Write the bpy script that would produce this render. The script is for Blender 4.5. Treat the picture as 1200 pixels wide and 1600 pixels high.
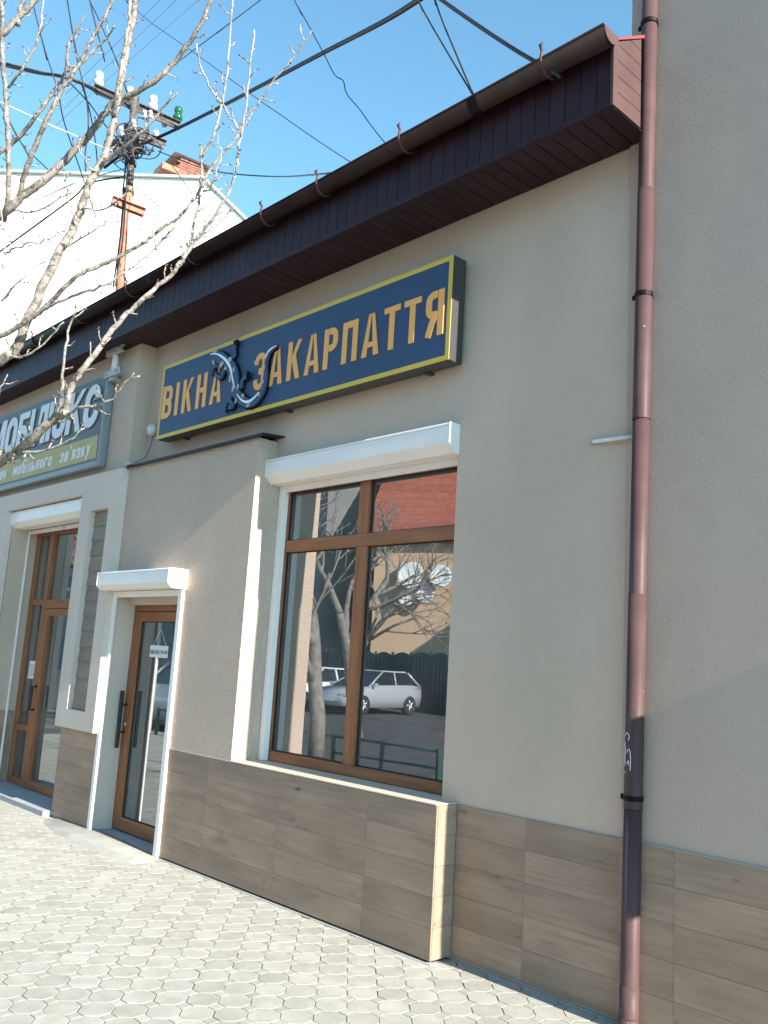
import bpy, bmesh, math, random
from mathutils import Vector, Matrix, noise
random.seed(7)
for o in list(bpy.data.objects): bpy.data.objects.remove(o, do_unlink=True)
SC = bpy.context.scene
COL = SC.collection
R = math.radians

# ------------------------------------------------------------------ camera
CAM = Vector((0.0, -4.02, 1.6))
YAW, PITCH, ROLL, FPX = 0.8147904, 0.1705537, -0.0608899, 1380.0
_cy, _sy, _cp, _sp = math.cos(YAW), math.sin(YAW), math.cos(PITCH), math.sin(PITCH)
_f = Vector((-_sy * _cp, _cy * _cp, _sp)); _r = Vector((_cy, _sy, 0)); _d = _f.cross(_r)
_cr, _sr = math.cos(ROLL), math.sin(ROLL)
CR = _cr * _r + _sr * _d; CD = -_sr * _r + _cr * _d; CF = _f
cd = bpy.data.cameras.new('camera'); cam = bpy.data.objects.new('camera', cd); COL.objects.link(cam)
cd.sensor_fit = 'VERTICAL'; cd.sensor_height = 24.0; cd.lens = FPX / 1600 * 24.0
cd.clip_start = 0.05; cd.clip_end = 2000
m = Matrix.Identity(4)
for i in range(3):
    m[i][0] = CR[i]; m[i][1] = -CD[i]; m[i][2] = -CF[i]; m[i][3] = CAM[i]
cam.matrix_world = m
SC.camera = cam
# ------------------------------------------------------------------ sky, sun, exposure
SUN_EL, SUN_FRONT = R(25.9), R(0.85)          # the sun stands almost in the plane of the facade, to the right
w = bpy.data.worlds.new('World'); SC.world = w; w.use_nodes = True
nt = w.node_tree; bg = nt.nodes['Background']
sky = nt.nodes.new('ShaderNodeTexSky'); sky.sky_type = 'NISHITA'; sky.sun_disc = False
sky.sun_elevation = SUN_EL; sky.sun_rotation = R(90) + SUN_FRONT
sky.air_density = 0.45; sky.dust_density = 0.0; sky.ozone_density = 1.0
tint = nt.nodes.new('ShaderNodeMix'); tint.data_type = 'RGBA'; tint.blend_type = 'MULTIPLY'; tint.inputs['Factor'].default_value = 1.0
tint.inputs['B'].default_value = (0.88, 1.20, 1.0, 1)                 # one even tint for the whole sky
nt.links.new(sky.outputs[0], tint.inputs['A']); nt.links.new(tint.outputs['Result'], bg.inputs[0]); bg.inputs[1].default_value = 0.15
sd = bpy.data.lights.new('sun', 'SUN'); sd.energy = 3.5; sd.angle = R(0.5); sd.color = (1.0, 0.95, 0.87)
so = bpy.data.objects.new('sun', sd); COL.objects.link(so)
SD = Vector((math.cos(SUN_EL) * math.cos(SUN_FRONT), -math.cos(SUN_EL) * math.sin(SUN_FRONT), math.sin(SUN_EL)))
so.rotation_euler = SD.to_track_quat('Z', 'Y').to_euler(); so.location = (10, -6, 12)
vs = SC.view_settings; vs.view_transform = 'Standard'; vs.look = 'None'; vs.gamma = 1; vs.use_curve_mapping = False
vs.exposure = 1.95
SC.cycles.max_bounces = 6; SC.cycles.diffuse_bounces = 3; SC.cycles.glossy_bounces = 4; SC.cycles.transparent_max_bounces = 8

# ------------------------------------------------------------------ helpers
def ray(px, py): return CR * ((px - 600) / FPX) + CD * ((py - 800) / FPX) + CF
def at(px, py, d): return CAM + ray(px, py) * d                      # point d metres ahead of the camera
def onY(px, py, Y):
    r = ray(px, py); return CAM + r * ((Y - CAM.y) / r.y)
def onZ(px, py, z=0.0):
    r = ray(px, py); return CAM + r * ((z - CAM.z) / r.z)

MATS = {}
def _nodes(mt):
    mt.use_nodes = True; n = mt.node_tree; return n, n.nodes['Principled BSDF']
def mat(name, col, rough=0.6, metal=0.0, spec=0.5):
    mt = bpy.data.materials.new(name); n, b = _nodes(mt)
    b.inputs['Base Color'].default_value = (*col, 1); b.inputs['Roughness'].default_value = rough
    b.inputs['Metallic'].default_value = metal; b.inputs['Specular IOR Level'].default_value = spec
    MATS[name] = mt; return mt
def nd(n, t, **k):
    x = n.nodes.new(t)
    for a, v in k.items():
        if a.startswith('i_'): x.inputs[a[2:].replace('_', ' ')].default_value = v
        else: setattr(x, a, v)
    return x
def grain(name, c1, c2, scale=8.0, detail=6, rough=0.7, bump=0.0, bscale=200.0, bdist=0.004, metal=0.0, spec=0.3, coords='world', rand=0.0, stretch=(1, 1, 1), extra=None, lo=0.35, hi=0.65, wavy=0.0):
    """two-tone procedural surface with optional fine relief and per-object variation"""
    mt = bpy.data.materials.new(name); n, b = _nodes(mt); L = n.links.new
    if coords == 'world': src = nd(n, 'ShaderNodeNewGeometry').outputs['Position']
    else: src = nd(n, 'ShaderNodeTexCoord').outputs['Object']
    mp = nd(n, 'ShaderNodeMapping'); mp.inputs['Scale'].default_value = stretch; L(src, mp.inputs['Vector'])
    v = mp.outputs[0]
    if rand or coords == 'object':
        oi = nd(n, 'ShaderNodeObjectInfo'); mul = nd(n, 'ShaderNodeMath', operation='MULTIPLY'); mul.inputs[1].default_value = 37.0
        L(oi.outputs['Random'], mul.inputs[0]); cmb = nd(n, 'ShaderNodeCombineXYZ'); L(mul.outputs[0], cmb.inputs[0]); L(mul.outputs[0], cmb.inputs[2])
        ad = nd(n, 'ShaderNodeVectorMath', operation='ADD'); L(v, ad.inputs[0]); L(cmb.outputs[0], ad.inputs[1]); v = ad.outputs[0]
    t = nd(n, 'ShaderNodeTexNoise'); t.inputs['Scale'].default_value = scale; t.inputs['Detail'].default_value = detail; L(v, t.inputs['Vector'])
    cr = nd(n, 'ShaderNodeValToRGB'); cr.color_ramp.elements[0].position = lo; cr.color_ramp.elements[1].position = hi
    cr.color_ramp.elements[0].color = (*c1, 1); cr.color_ramp.elements[1].color = (*c2, 1); L(t.outputs[0], cr.inputs[0])
    out = cr.outputs[0]
    if rand:
        at_ = nd(n, 'ShaderNodeAttribute', attribute_name='tone')
        sm = nd(n, 'ShaderNodeMath', operation='ADD'); L(oi.outputs['Random'], sm.inputs[0]); L(at_.outputs['Fac'], sm.inputs[1])
        fr = nd(n, 'ShaderNodeMath', operation='FRACT'); L(sm.outputs[0], fr.inputs[0])
        mr = nd(n, 'ShaderNodeMapRange'); mr.inputs['To Min'].default_value = 1 - rand; mr.inputs['To Max'].default_value = 1 + rand; L(fr.outputs[0], mr.inputs['Value'])
        vm = nd(n, 'ShaderNodeVectorMath', operation='SCALE'); L(out, vm.inputs[0]); L(mr.outputs[0], vm.inputs['Scale']); out = vm.outputs[0]
    if extra: out = extra(n, L, v, src, out)
    L(out, b.inputs['Base Color']); b.inputs['Roughness'].default_value = rough; b.inputs['Metallic'].default_value = metal
    b.inputs['Specular IOR Level'].default_value = spec
    if wavy:
        wt = nd(n, 'ShaderNodeTexNoise'); wt.inputs['Scale'].default_value = 1.7; wt.inputs['Detail'].default_value = 2; L(src, wt.inputs['Vector'])
        wb = nd(n, 'ShaderNodeBump'); wb.inputs['Strength'].default_value = 1.0; wb.inputs['Distance'].default_value = wavy; L(wt.outputs[0], wb.inputs['Height'])
    if bump:
        bt = nd(n, 'ShaderNodeTexNoise'); bt.inputs['Scale'].default_value = bscale; bt.inputs['Detail'].default_value = 3; L(src, bt.inputs['Vector'])
        bp = nd(n, 'ShaderNodeBump'); bp.inputs['Strength'].default_value = bump; bp.inputs['Distance'].default_value = bdist
        L(bt.outputs[0], bp.inputs['Height']); L(bp.outputs[0], b.inputs['Normal'])
        if wavy: L(wb.outputs[0], bp.inputs['Normal'])
    MATS[name] = mt; return mt
def overlay(c, scale, lo, hi, amt, stretch=(1, 1, 1), detail=4):
    """mix a second colour in where a noise is high: stains, knots, flecks"""
    def fn(n, L, v, src, out):
        mp = nd(n, 'ShaderNodeMapping'); mp.inputs['Scale'].default_value = stretch; L(v, mp.inputs['Vector'])
        t = nd(n, 'ShaderNodeTexNoise'); t.inputs['Scale'].default_value = scale; t.inputs['Detail'].default_value = detail; L(mp.outputs[0], t.inputs['Vector'])
        mr = nd(n, 'ShaderNodeMapRange'); mr.inputs['From Min'].default_value = lo; mr.inputs['From Max'].default_value = hi; mr.inputs['To Max'].default_value = amt
        L(t.outputs[0], mr.inputs['Value'])
        mx = nd(n, 'ShaderNodeMix', data_type='RGBA'); L(mr.outputs[0], mx.inputs['Factor']); L(out, mx.inputs['A']); mx.inputs['B'].default_value = (*c, 1)
        return mx.outputs['Result']
    return fn
def chain(*fs):
    def fn(n, L, v, src, out):
        for f in fs: out = f(n, L, v, src, out)
        return out
    return fn
def glass(name, tint, base):
    mt = bpy.data.materials.new(name); mt.use_nodes = True; n = mt.node_tree; L = n.links.new
    for x in list(n.nodes): n.nodes.remove(x)
    out = nd(n, 'ShaderNodeOutputMaterial'); mx = nd(n, 'ShaderNodeMixShader'); tr = nd(n, 'ShaderNodeBsdfTransparent'); gl = nd(n, 'ShaderNodeBsdfGlossy')
    tr.inputs[0].default_value = (*tint, 1); gl.inputs['Roughness'].default_value = 0.0; gl.inputs[0].default_value = (0.93, 0.97, 1, 1)
    fr = nd(n, 'ShaderNodeFresnel'); fr.inputs[0].default_value = 1.5
    mr = nd(n, 'ShaderNodeMapRange'); mr.inputs['From Min'].default_value = 0.04; mr.inputs['To Min'].default_value = base; L(fr.outputs[0], mr.inputs['Value'])
    # gentle waviness of the panes
    g = nd(n, 'ShaderNodeNewGeometry'); t = nd(n, 'ShaderNodeTexNoise'); t.inputs['Scale'].default_value = 1.6; t.inputs['Detail'].default_value = 0; L(g.outputs['Position'], t.inputs['Vector'])
    bp = nd(n, 'ShaderNodeBump'); bp.inputs['Strength'].default_value = 0.25; bp.inputs['Distance'].default_value = 0.004; L(t.outputs[0], bp.inputs['Height']); L(bp.outputs[0], gl.inputs['Normal'])
    L(mr.outputs[0], mx.inputs[0]); L(tr.outputs[0], mx.inputs[1]); L(gl.outputs[0], mx.inputs[2])
    df = nd(n, 'ShaderNodeBsdfDiffuse'); df.inputs[0].default_value = (0.5, 0.5, 0.48, 1); m2 = nd(n, 'ShaderNodeMixShader'); dn = nd(n, 'ShaderNodeTexNoise'); dn.inputs['Scale'].default_value = 2.5; dn.inputs['Detail'].default_value = 8; L(g.outputs['Position'], dn.inputs['Vector'])
    dm = nd(n, 'ShaderNodeMapRange'); dm.inputs['From Min'].default_value = 0.3; dm.inputs['From Max'].default_value = 0.75; dm.inputs['To Min'].default_value = 0.03; dm.inputs['To Max'].default_value = 0.11; L(dn.outputs[0], dm.inputs['Value'])
    L(dm.outputs[0], m2.inputs[0]); L(mx.outputs[0], m2.inputs[1]); L(df.outputs[0], m2.inputs[2]); L(m2.outputs[0], out.inputs[0])   # dust film
    MATS[name] = mt; return mt

WLOC = {}
def tag(o, label=None, cat=None, group=None, kind=None):
    if label: o['label'] = label
    if cat: o['category'] = cat
    if group: o['group'] = group
    if kind: o['kind'] = kind
    return o
def thing(name, label, cat, loc, group=None, kind=None):
    o = bpy.data.objects.new(name, None); COL.objects.link(o); o.location = loc; o.empty_display_size = 0.1
    WLOC[o] = Vector(loc); return tag(o, label, cat, group, kind)
class MB:
    def __init__(s): s.v = []; s.f = []; s.sm = []
    def add(s, vs, fs, smooth=False):
        k = len(s.v); s.v += [Vector(v) for v in vs]; s.f += [tuple(i + k for i in f) for f in fs]; s.sm += [smooth] * len(fs); return s
    def box(s, x0, x1, y0, y1, z0, z1):
        return s.add([(x0, y0, z0), (x1, y0, z0), (x1, y1, z0), (x0, y1, z0), (x0, y0, z1), (x1, y0, z1), (x1, y1, z1), (x0, y1, z1)],
                     [(0, 3, 2, 1), (4, 5, 6, 7), (0, 1, 5, 4), (1, 2, 6, 5), (2, 3, 7, 6), (3, 0, 4, 7)])
    def obox(s, c, ax, ay, az):                  # oriented box from centre and half axes
        c, ax, ay, az = map(Vector, (c, ax, ay, az)); P = []
        for k in (-1, 1):
            for i, j in ((-1, -1), (1, -1), (1, 1), (-1, 1)): P.append(c + ax * i + ay * j + az * k)
        return s.add(P, [(0, 3, 2, 1), (4, 5, 6, 7), (0, 1, 5, 4), (1, 2, 6, 5), (2, 3, 7, 6), (3, 0, 4, 7)])
    def prism(s, poly, a, b, plane='xz'):        # polygon in a plane pushed from a to b along the third axis
        def P(u, v, t): return {'xz': (u, t, v), 'yz': (t, u, v), 'xy': (u, v, t)}[plane]
        n = len(poly); vs = [P(u, v, a) for u, v in poly] + [P(u, v, b) for u, v in poly]
        fs = [tuple(range(n)), tuple(range(2 * n - 1, n - 1, -1))] + [((i + 1) % n, i, n + i, n + (i + 1) % n) for i in range(n)]
        return s.add(vs, fs)
    def tube(s, pts, rad, n=8, caps=True, smooth=True):
        pts = [Vector(p) for p in pts]; N = len(pts)
        if not hasattr(rad, '__len__'): rad = [rad] * N
        k = len(s.v); u = None
        for i, p in enumerate(pts):
            t = (pts[min(i + 1, N - 1)] - pts[max(i - 1, 0)]).normalized()
            if u is None:
                u = t.orthogonal().normalized()
            u = (u - t * u.dot(t)); u = u.normalized() if u.length > 1e-6 else t.orthogonal().normalized()
            v = t.cross(u)
            for j in range(n):
                a = 2 * math.pi * j / n; s.v.append(p + (u * math.cos(a) + v * math.sin(a)) * rad[i])
        for i in range(N - 1):
            for j in range(n):
                s.f.append((k + i * n + j, k + i * n + (j + 1) % n, k + (i + 1) * n + (j + 1) % n, k + (i + 1) * n + j)); s.sm.append(smooth)
        if caps:
            s.f.append(tuple(k + j for j in reversed(range(n)))); s.f.append(tuple(k + (N - 1) * n + j for j in range(n))); s.sm += [False, False]
        return s
    def lathe(s, c, axis, prof, n=16, smooth=True):   # prof: (distance along axis, radius)
        c = Vector(c); axis = Vector(axis).normalized()
        return s.tube([c + axis * a for a, r in prof], [max(r, 1e-4) for a, r in prof], n, True, smooth) if all(prof[i + 1][0] > prof[i][0] for i in range(len(prof) - 1)) else s._lathe(c, axis, prof, n, smooth)
    def _lathe(s, c, ax, prof, n, smooth):
        u = ax.orthogonal().normalized(); v = ax.cross(u); k = len(s.v)
        for a, r in prof:
            for j in range(n):
                t = 2 * math.pi * j / n; s.v.append(c + ax * a + (u * math.cos(t) + v * math.sin(t)) * max(r, 1e-4))
        for i in range(len(prof) - 1):
            for j in range(n): s.f.append((k + i * n + j, k + i * n + (j + 1) % n, k + (i + 1) * n + (j + 1) % n, k + (i + 1) * n + j)); s.sm.append(smooth)
        s.f.append(tuple(k + j for j in reversed(range(n)))); s.f.append(tuple(k + (len(prof) - 1) * n + j for j in range(n))); s.sm += [False, False]
        return s
    def ribbon(s, pts, wid, y0, y1):             # flat stroke in the x-z plane with thickness in y
        N = len(pts)
        if not hasattr(wid, '__len__'): wid = [wid] * N
        a = []; b = []
        for i in range(N):
            p0 = Vector(pts[max(i - 1, 0)]); p1 = Vector(pts[min(i + 1, N - 1)]); p = Vector(pts[i]); t = (p1 - p0).normalized(); nn = Vector((-t.y, t.x))
            if 0 < i < N - 1:
                ta = (p - p0).normalized(); kk = 1 / max(0.5, Vector((-ta.y, ta.x)).dot(nn))
            else: kk = 1
            a.append(p + nn * wid[i] / 2 * kk); b.append(p - nn * wid[i] / 2 * kk)
        k = len(s.v)
        for i in range(N):
            for q in (a[i], b[i]):
                s.v.append(Vector((q.x, y0, q.y))); s.v.append(Vector((q.x, y1, q.y)))
        for i in range(N - 1):
            o = k + 4 * i; q = o + 4
            for f in ((o, o + 2, q + 2, q), (o + 1, q + 1, q + 3, o + 3), (o, q, q + 1, o + 1), (o + 2, o + 3, q + 3, q + 2)): s.f.append(f); s.sm.append(False)
        e = k + 4 * (N - 1); s.f += [(k, k + 1, k + 3, k + 2), (e, e + 2, e + 3, e + 1)]; s.sm += [False, False]
        return s
    def mesh(s, name, bevel=0.0, seg=2, center=None):
        me = bpy.data.meshes.new(name); c = center
        if c is None:
            lo = Vector([min(v[i] for v in s.v) for i in range(3)]); hi = Vector([max(v[i] for v in s.v) for i in range(3)]); c = (lo + hi) / 2
        me.from_pydata([v - c for v in s.v], [], s.f); me.polygons.foreach_set('use_smooth', s.sm); me.update()
        bm = bmesh.new(); bm.from_mesh(me)
        bmesh.ops.recalc_face_normals(bm, faces=bm.faces)
        if bevel:
            es = [e for e in bm.edges if len(e.link_faces) == 2 and e.calc_face_angle(0) > R(35)]
            bmesh.ops.bevel(bm, geom=es, offset=bevel, segments=seg, profile=0.6, affect='EDGES', clamp_overlap=True)
        bm.to_mesh(me); bm.free(); return me, c
    def build(s, name, m_, parent=None, bevel=0.0, label=None, cat=None, group=None, kind=None, seg=2):
        me, c = s.mesh(name, bevel, seg); return place(name, me, c, m_, parent, label, cat, group, kind)
def place(name, me, c, m_, parent=None, label=None, cat=None, group=None, kind=None):
    if m_ is not None and not me.materials: me.materials.append(MATS[m_] if isinstance(m_, str) else m_)
    o = bpy.data.objects.new(name, me); COL.objects.link(o); WLOC[o] = Vector(c)
    if parent is not None: o.parent = parent; o.location = Vector(c) - WLOC[parent]
    else: o.location = c
    return tag(o, label, cat, group, kind)
_cache = {}
def tile(name, x0, x1, y0, y1, z0, z1, m_, parent, bevel=0.0015):
    """one small piece; alike pieces share their mesh"""
    key = (name, m_, round(x1 - x0, 4), round(y1 - y0, 4), round(z1 - z0, 4))
    if key not in _cache: _cache[key] = MB().box(x0, x1, y0, y1, z0, z1).mesh(name, bevel, 1)[0]
    return place(name, _cache[key], Vector(((x0 + x1) / 2, (y0 + y1) / 2, (z0 + z1) / 2)), m_, parent)
def box(name, x0, x1, y0, y1, z0, z1, m_, parent=None, bevel=0.003, **k): return MB().box(x0, x1, y0, y1, z0, z1).build(name, m_, parent, bevel, **k)
def spline(pts, sub=4):
    P = [Vector(p) for p in pts]; out = []
    for i in range(len(P) - 1):
        a, b, c, d = P[max(i - 1, 0)], P[i], P[i + 1], P[min(i + 2, len(P) - 1)]
        for j in range(sub):
            t = j / sub; out.append(0.5 * ((2 * b) + (c - a) * t + (2 * a - 5 * b + 4 * c - d) * t * t + (3 * b - a - 3 * c + d) * t ** 3))
    out.append(P[-1]); return out

# ------------------------------------------------------------------ materials
STAIN = overlay((0.34, 0.285, 0.215), 0.9, 0.5, 0.8, 0.4, (1, 1, 0.35))
grain('stucco', (0.575, 0.443, 0.345), (0.62, 0.48, 0.38), 1.3, 8, 0.9, 1.0, 120.0, 0.0032, spec=0.25, wavy=0.02, extra=chain(STAIN, overlay((0.70, 0.57, 0.44), 120, 0.55, 0.7, 0.4), overlay((0.36, 0.30, 0.22), 100, 0.55, 0.7, 0.35)))
grain('stucco_coarse', (0.575, 0.443, 0.345), (0.62, 0.48, 0.38), 1.3, 8, 0.9, 1.0, 75.0, 0.016, spec=0.25, wavy=0.02, extra=chain(STAIN, overlay((0.72, 0.59, 0.46), 85, 0.55, 0.7, 0.5), overlay((0.34, 0.285, 0.21), 80, 0.55, 0.7, 0.45)))
grain('stucco_pale', (0.63, 0.525, 0.44), (0.68, 0.57, 0.485), 1.1, 6, 0.85, 0.25, 330.0, 0.002, spec=0.25, extra=overlay((0.45, 0.43, 0.38), 1.2, 0.52, 0.8, 0.35, (1, 1, 0.4)))
grain('stucco_tall', (0.475, 0.368, 0.298), (0.515, 0.40, 0.326), 1.1, 8, 0.9, 1.0, 120.0, 0.0020, spec=0.25, wavy=0.02, extra=chain(STAIN, overlay((0.60, 0.49, 0.38), 120, 0.55, 0.7, 0.35), overlay((0.30, 0.245, 0.19), 100, 0.55, 0.7, 0.3)))
KNOT = chain(overlay((0.14, 0.105, 0.08), 2.6, 0.60, 0.74, 0.6, (0.7, 1, 1.6), 4), overlay((0.06, 0.045, 0.035), 7.5, 0.70, 0.78, 0.8, (0.8, 1, 1.2), 2))
GRAIN2 = overlay((0.18, 0.135, 0.098), 17, 0.45, 0.8, 0.5, (0.12, 1, 1), 8)
grain('wood_tile', (0.29, 0.20, 0.14), (0.40, 0.28, 0.198), 2.0, 9, 0.62, 0.0, spec=0.3, coords='object', rand=0.07, stretch=(0.9, 3, 2.8), extra=chain(GRAIN2, KNOT))
grain('wood_tile_end', (0.52, 0.44, 0.34), (0.58, 0.5, 0.40), 6, 4, 0.6, spec=0.3, coords='object')
mat('grout', (0.21, 0.165, 0.125), 0.9); mat('dark_gap', (0.03, 0.028, 0.025), 0.9)
grain('siding', (0.25, 0.205, 0.165), (0.31, 0.26, 0.21), 10, 6, 0.7, coords='object', rand=0.08, stretch=(0.3, 1, 3))
grain('eave_brown', (0.024, 0.0088, 0.013), (0.034, 0.0135, 0.019), 4, 4, 0.5, spec=0.22, coords='object', rand=0.12)
grain('gutter_brown', (0.007, 0.0035, 0.003), (0.012, 0.006, 0.005), 6, 4, 0.55, spec=0.15, extra=overlay((0.04, 0.033, 0.03), 60, 0.66, 0.75, 0.5))
grain('pipe_brown', (0.078, 0.043, 0.042), (0.097, 0.055, 0.053), 5, 5, 0.5, spec=0.18, extra=overlay((0.55, 0.5, 0.47), 55, 0.74, 0.77, 0.8))
mat('rust_red', (0.20, 0.035, 0.028), 0.6)
grain('white_metal', (0.86, 0.79, 0.735), (0.90, 0.83, 0.775), 3, 4, 0.4, spec=0.4, extra=overlay((0.5, 0.47, 0.42), 3.0, 0.6, 0.85, 0.35))
mat('rubber', (0.02, 0.02, 0.02), 0.7); mat('black_metal', (0.018, 0.016, 0.016), 0.4)
grain('door_wood', (0.25, 0.092, 0.036), (0.36, 0.142, 0.057), 4, 8, 0.45, spec=0.45, coords='world', stretch=(10, 10, 0.8))
grain('frame_wood', (0.25, 0.092, 0.036), (0.35, 0.138, 0.056), 4, 8, 0.45, spec=0.45, coords='world', stretch=(0.8, 10, 10))
glass('pane_glass', (0.62, 0.66, 0.67), 0.33); glass('door_glass', (0.66, 0.68, 0.68), 0.31)
mat('spacer', (0.45, 0.42, 0.38), 0.5, 0.2)
grain('sign_blue', (0.032, 0.065, 0.13), (0.036, 0.072, 0.145), 3, 3, 0.5, spec=0.3)
mat('sign_yellow', (0.68, 0.455, 0.05), 0.5); mat('sign_side', (0.045, 0.046, 0.045), 0.45); mat('letter_orange', (0.92, 0.42, 0.095), 0.5); mat('letter_edge', (0.55, 0.5, 0.42), 0.5)
mat('newt_white', (0.85, 0.87, 0.9), 0.3); mat('newt_spot', (0.46, 0.37, 0.25), 0.5); mat('newt_body', (0.042, 0.080, 0.15), 0.5, 0, 0.3); mat('newt_outline', (0.006, 0.007, 0.01), 0.7, 0, 0.1)
grain('sign2_dark', (0.105, 0.115, 0.115), (0.12, 0.13, 0.13), 3, 3, 0.5); mat('sign2_trim', (0.225, 0.25, 0.26), 0.45); mat('sign2_letter', (0.74, 0.70, 0.69), 0.5)
grain('sign2_olive', (0.47, 0.36, 0.13), (0.50, 0.39, 0.155), 3, 3, 0.55); mat('letter_shadow', (0.03, 0.04, 0.05), 0.6)
grain('paver', (0.355, 0.338, 0.288), (0.42, 0.40, 0.345), 9, 8, 0.92, 0.5, 300, 0.002, spec=0.2, rand=0.08, extra=chain(overlay((0.21, 0.20, 0.17), 1.4, 0.52, 0.75, 0.4), overlay((0.15, 0.14, 0.12), 110, 0.60, 0.70, 0.6)))
grain('joint_sand', (0.05, 0.045, 0.036), (0.14, 0.128, 0.105), 7, 8, 0.95, 0.4, 150, 0.004, extra=overlay((0.36, 0.345, 0.3), 1.3, 0.46, 0.60, 0.35))
grain('concrete', (0.33, 0.315, 0.275), (0.42, 0.40, 0.35), 5, 8, 0.9, 0.4, 140, 0.004)
grain('threshold_stone', (0.34, 0.35, 0.36), (0.40, 0.41, 0.42), 8, 6, 0.6)
grain('asphalt', (0.07, 0.07, 0.07), (0.12, 0.118, 0.11), 3, 8, 0.85, 0.3, 90, 0.004)
grain('soil', (0.10, 0.085, 0.06), (0.16, 0.14, 0.10), 2, 8, 0.95)
mat('interior', (0.24, 0.25, 0.25), 0.9); mat('interior_floor', (0.14, 0.12, 0.10), 0.7)
grain('bark', (0.23, 0.198, 0.165), (0.47, 0.43, 0.375), 22, 9, 0.85, 0.8, 120, 0.006, extra=overlay((0.075, 0.062, 0.052), 45, 0.52, 0.66, 0.75))
grain('bark_far', (0.16, 0.135, 0.115), (0.27, 0.24, 0.21), 10, 8, 0.85)
grain('bark_limb', (0.15, 0.127, 0.105), (0.34, 0.30, 0.257), 24, 9, 0.85, 0.9, 110, 0.006, extra=overlay((0.045, 0.038, 0.032), 50, 0.52, 0.66, 0.75))
mat('bud', (0.15, 0.095, 0.07), 0.8)
grain('white_render', (0.72, 0.70, 0.66), (0.80, 0.78, 0.74), 0.6, 6, 0.9)
grain('brick_red', (0.22, 0.085, 0.06), (0.31, 0.125, 0.09), 9, 4, 0.85, coords='object', rand=0.15)
grain('mast_rust', (0.40, 0.13, 0.07), (0.52, 0.20, 0.115), 9, 8, 0.75, extra=overlay((0.30, 0.26, 0.22), 12, 0.55, 0.65, 0.8))
grain('mast_grey', (0.06, 0.052, 0.048), (0.15, 0.13, 0.115), 25, 6, 0.7); mat('cable_black', (0.012, 0.012, 0.014), 0.55); mat('cable_grey', (0.10, 0.10, 0.105), 0.5); mat('cable_white', (0.6, 0.6, 0.6), 0.5)
mat('porcelain', (0.55, 0.55, 0.54), 0.18); mat('insulator_green', (0.012, 0.10, 0.035), 0.15)
mat('galvanised', (0.42, 0.42, 0.40), 0.5, 0.3); mat('white_plastic', (0.72, 0.71, 0.68), 0.45); mat('paper', (0.80, 0.80, 0.80), 0.8); mat('ink', (0.04, 0.045, 0.06), 0.8)
grain('peach', (0.60, 0.39, 0.24), (0.66, 0.44, 0.28), 0.7, 6, 0.9); grain('roof_tile', (0.33, 0.085, 0.05), (0.43, 0.13, 0.08), 5, 5, 0.7, coords='object', rand=0.1)
grain('grey_render', (0.17, 0.17, 0.165), (0.22, 0.22, 0.21), 0.6, 6, 0.9); mat('fence_green', (0.012, 0.035, 0.035), 0.5); mat('rail_green', (0.014, 0.065, 0.045), 0.5)
mat('car_white', (0.78, 0.79, 0.80), 0.2); mat('car_silver', (0.50, 0.52, 0.54), 0.22, 0.3); mat('car_glass', (0.02, 0.025, 0.03), 0.05); mat('tyre', (0.02, 0.02, 0.02), 0.8); mat('rim', (0.65, 0.65, 0.66), 0.25, 0.6); mat('lamp_red', (0.5, 0.02, 0.02), 0.3); mat('lamp_clear', (0.75, 0.77, 0.8), 0.1); mat('coat_red', (0.55, 0.03, 0.04), 0.8)

# ------------------------------------------------------------------ ground, road, pavement
def sheet(name, x0, x1, y0, y1, z, m_, th=0.05): return box(name, x0, x1, y0, y1, z - th, z, m_, None, 0, kind='structure')
sheet('ground', -300, 300, -300, 300, -0.17, 'soil')
sheet('road', -120, 60, -15.0, -5.36, -0.115, 'asphalt')
sheet('parking_bay', -120, 60, -19.4, -15.004, -0.105, 'asphalt')
pavement = box('pavement', -30, 14, -5.2, 0.25, -0.16, -0.0026, 'joint_sand', None, 0, kind='structure')
kerb = thing('kerb', None, None, (-8, -5.28, 0), kind='structure')
for i in range(44): tile('kerb_stone', -30 + i + 0.004, -29 + i - 0.004, -5.355, -5.205, -0.16, 0.004, 'concrete', kerb, 0.012)

PA = Vector((math.cos(R(50)), math.sin(R(50)), 0)) * 0.150
PB = Vector((math.cos(R(-42)), math.sin(R(-42)), 0)) * 0.163
PO = Vector((-3.199, -0.542, 0)); KQ = 0.27
def piece(poly, name):
    n = len(poly); c = Vector((0, 0, 0)); V = []
    def ins(p, d): q = Vector(p); return q - q.normalized() * d
    rings = [(0.0026, -0.045), (0.0026, -0.0014), (0.0034, -0.0004), (0.0046, 0.0)]
    for d, z in rings: V += [ins(p, d) + Vector((0, 0, z)) for p in poly]
    F = []
    for k in range(3):
        for i in range(n): F.append((k * n + i, k * n + (i + 1) % n, (k + 1) * n + (i + 1) % n, (k + 1) * n + i))
    F.append(tuple(3 * n + i for i in range(n)))
    return V, F
OCT = [PA * u + PB * v for u, v in ((.5, .5 - KQ), (.5 - KQ, .5), (-.5 + KQ, .5), (-.5, .5 - KQ), (-.5, -.5 + KQ), (-.5 + KQ, -.5), (.5 - KQ, -.5), (.5, -.5 + KQ))]
SQR = [PA * u + PB * v for u, v in ((KQ, 0), (0, KQ), (-KQ, 0), (0, -KQ))]
if (PA.cross(PB)).z < 0: OCT.reverse(); SQR.reverse()
def in_view(p, pad=60):
    v = p - CAM; z = v.dot(CF)
    if z < 0.3: return False
    x = 600 + FPX * v.dot(CR) / z; y = 800 + FPX * v.dot(CD) / z
    return -pad < x < 1200 + pad and 0 < y < 1600 + pad
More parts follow.
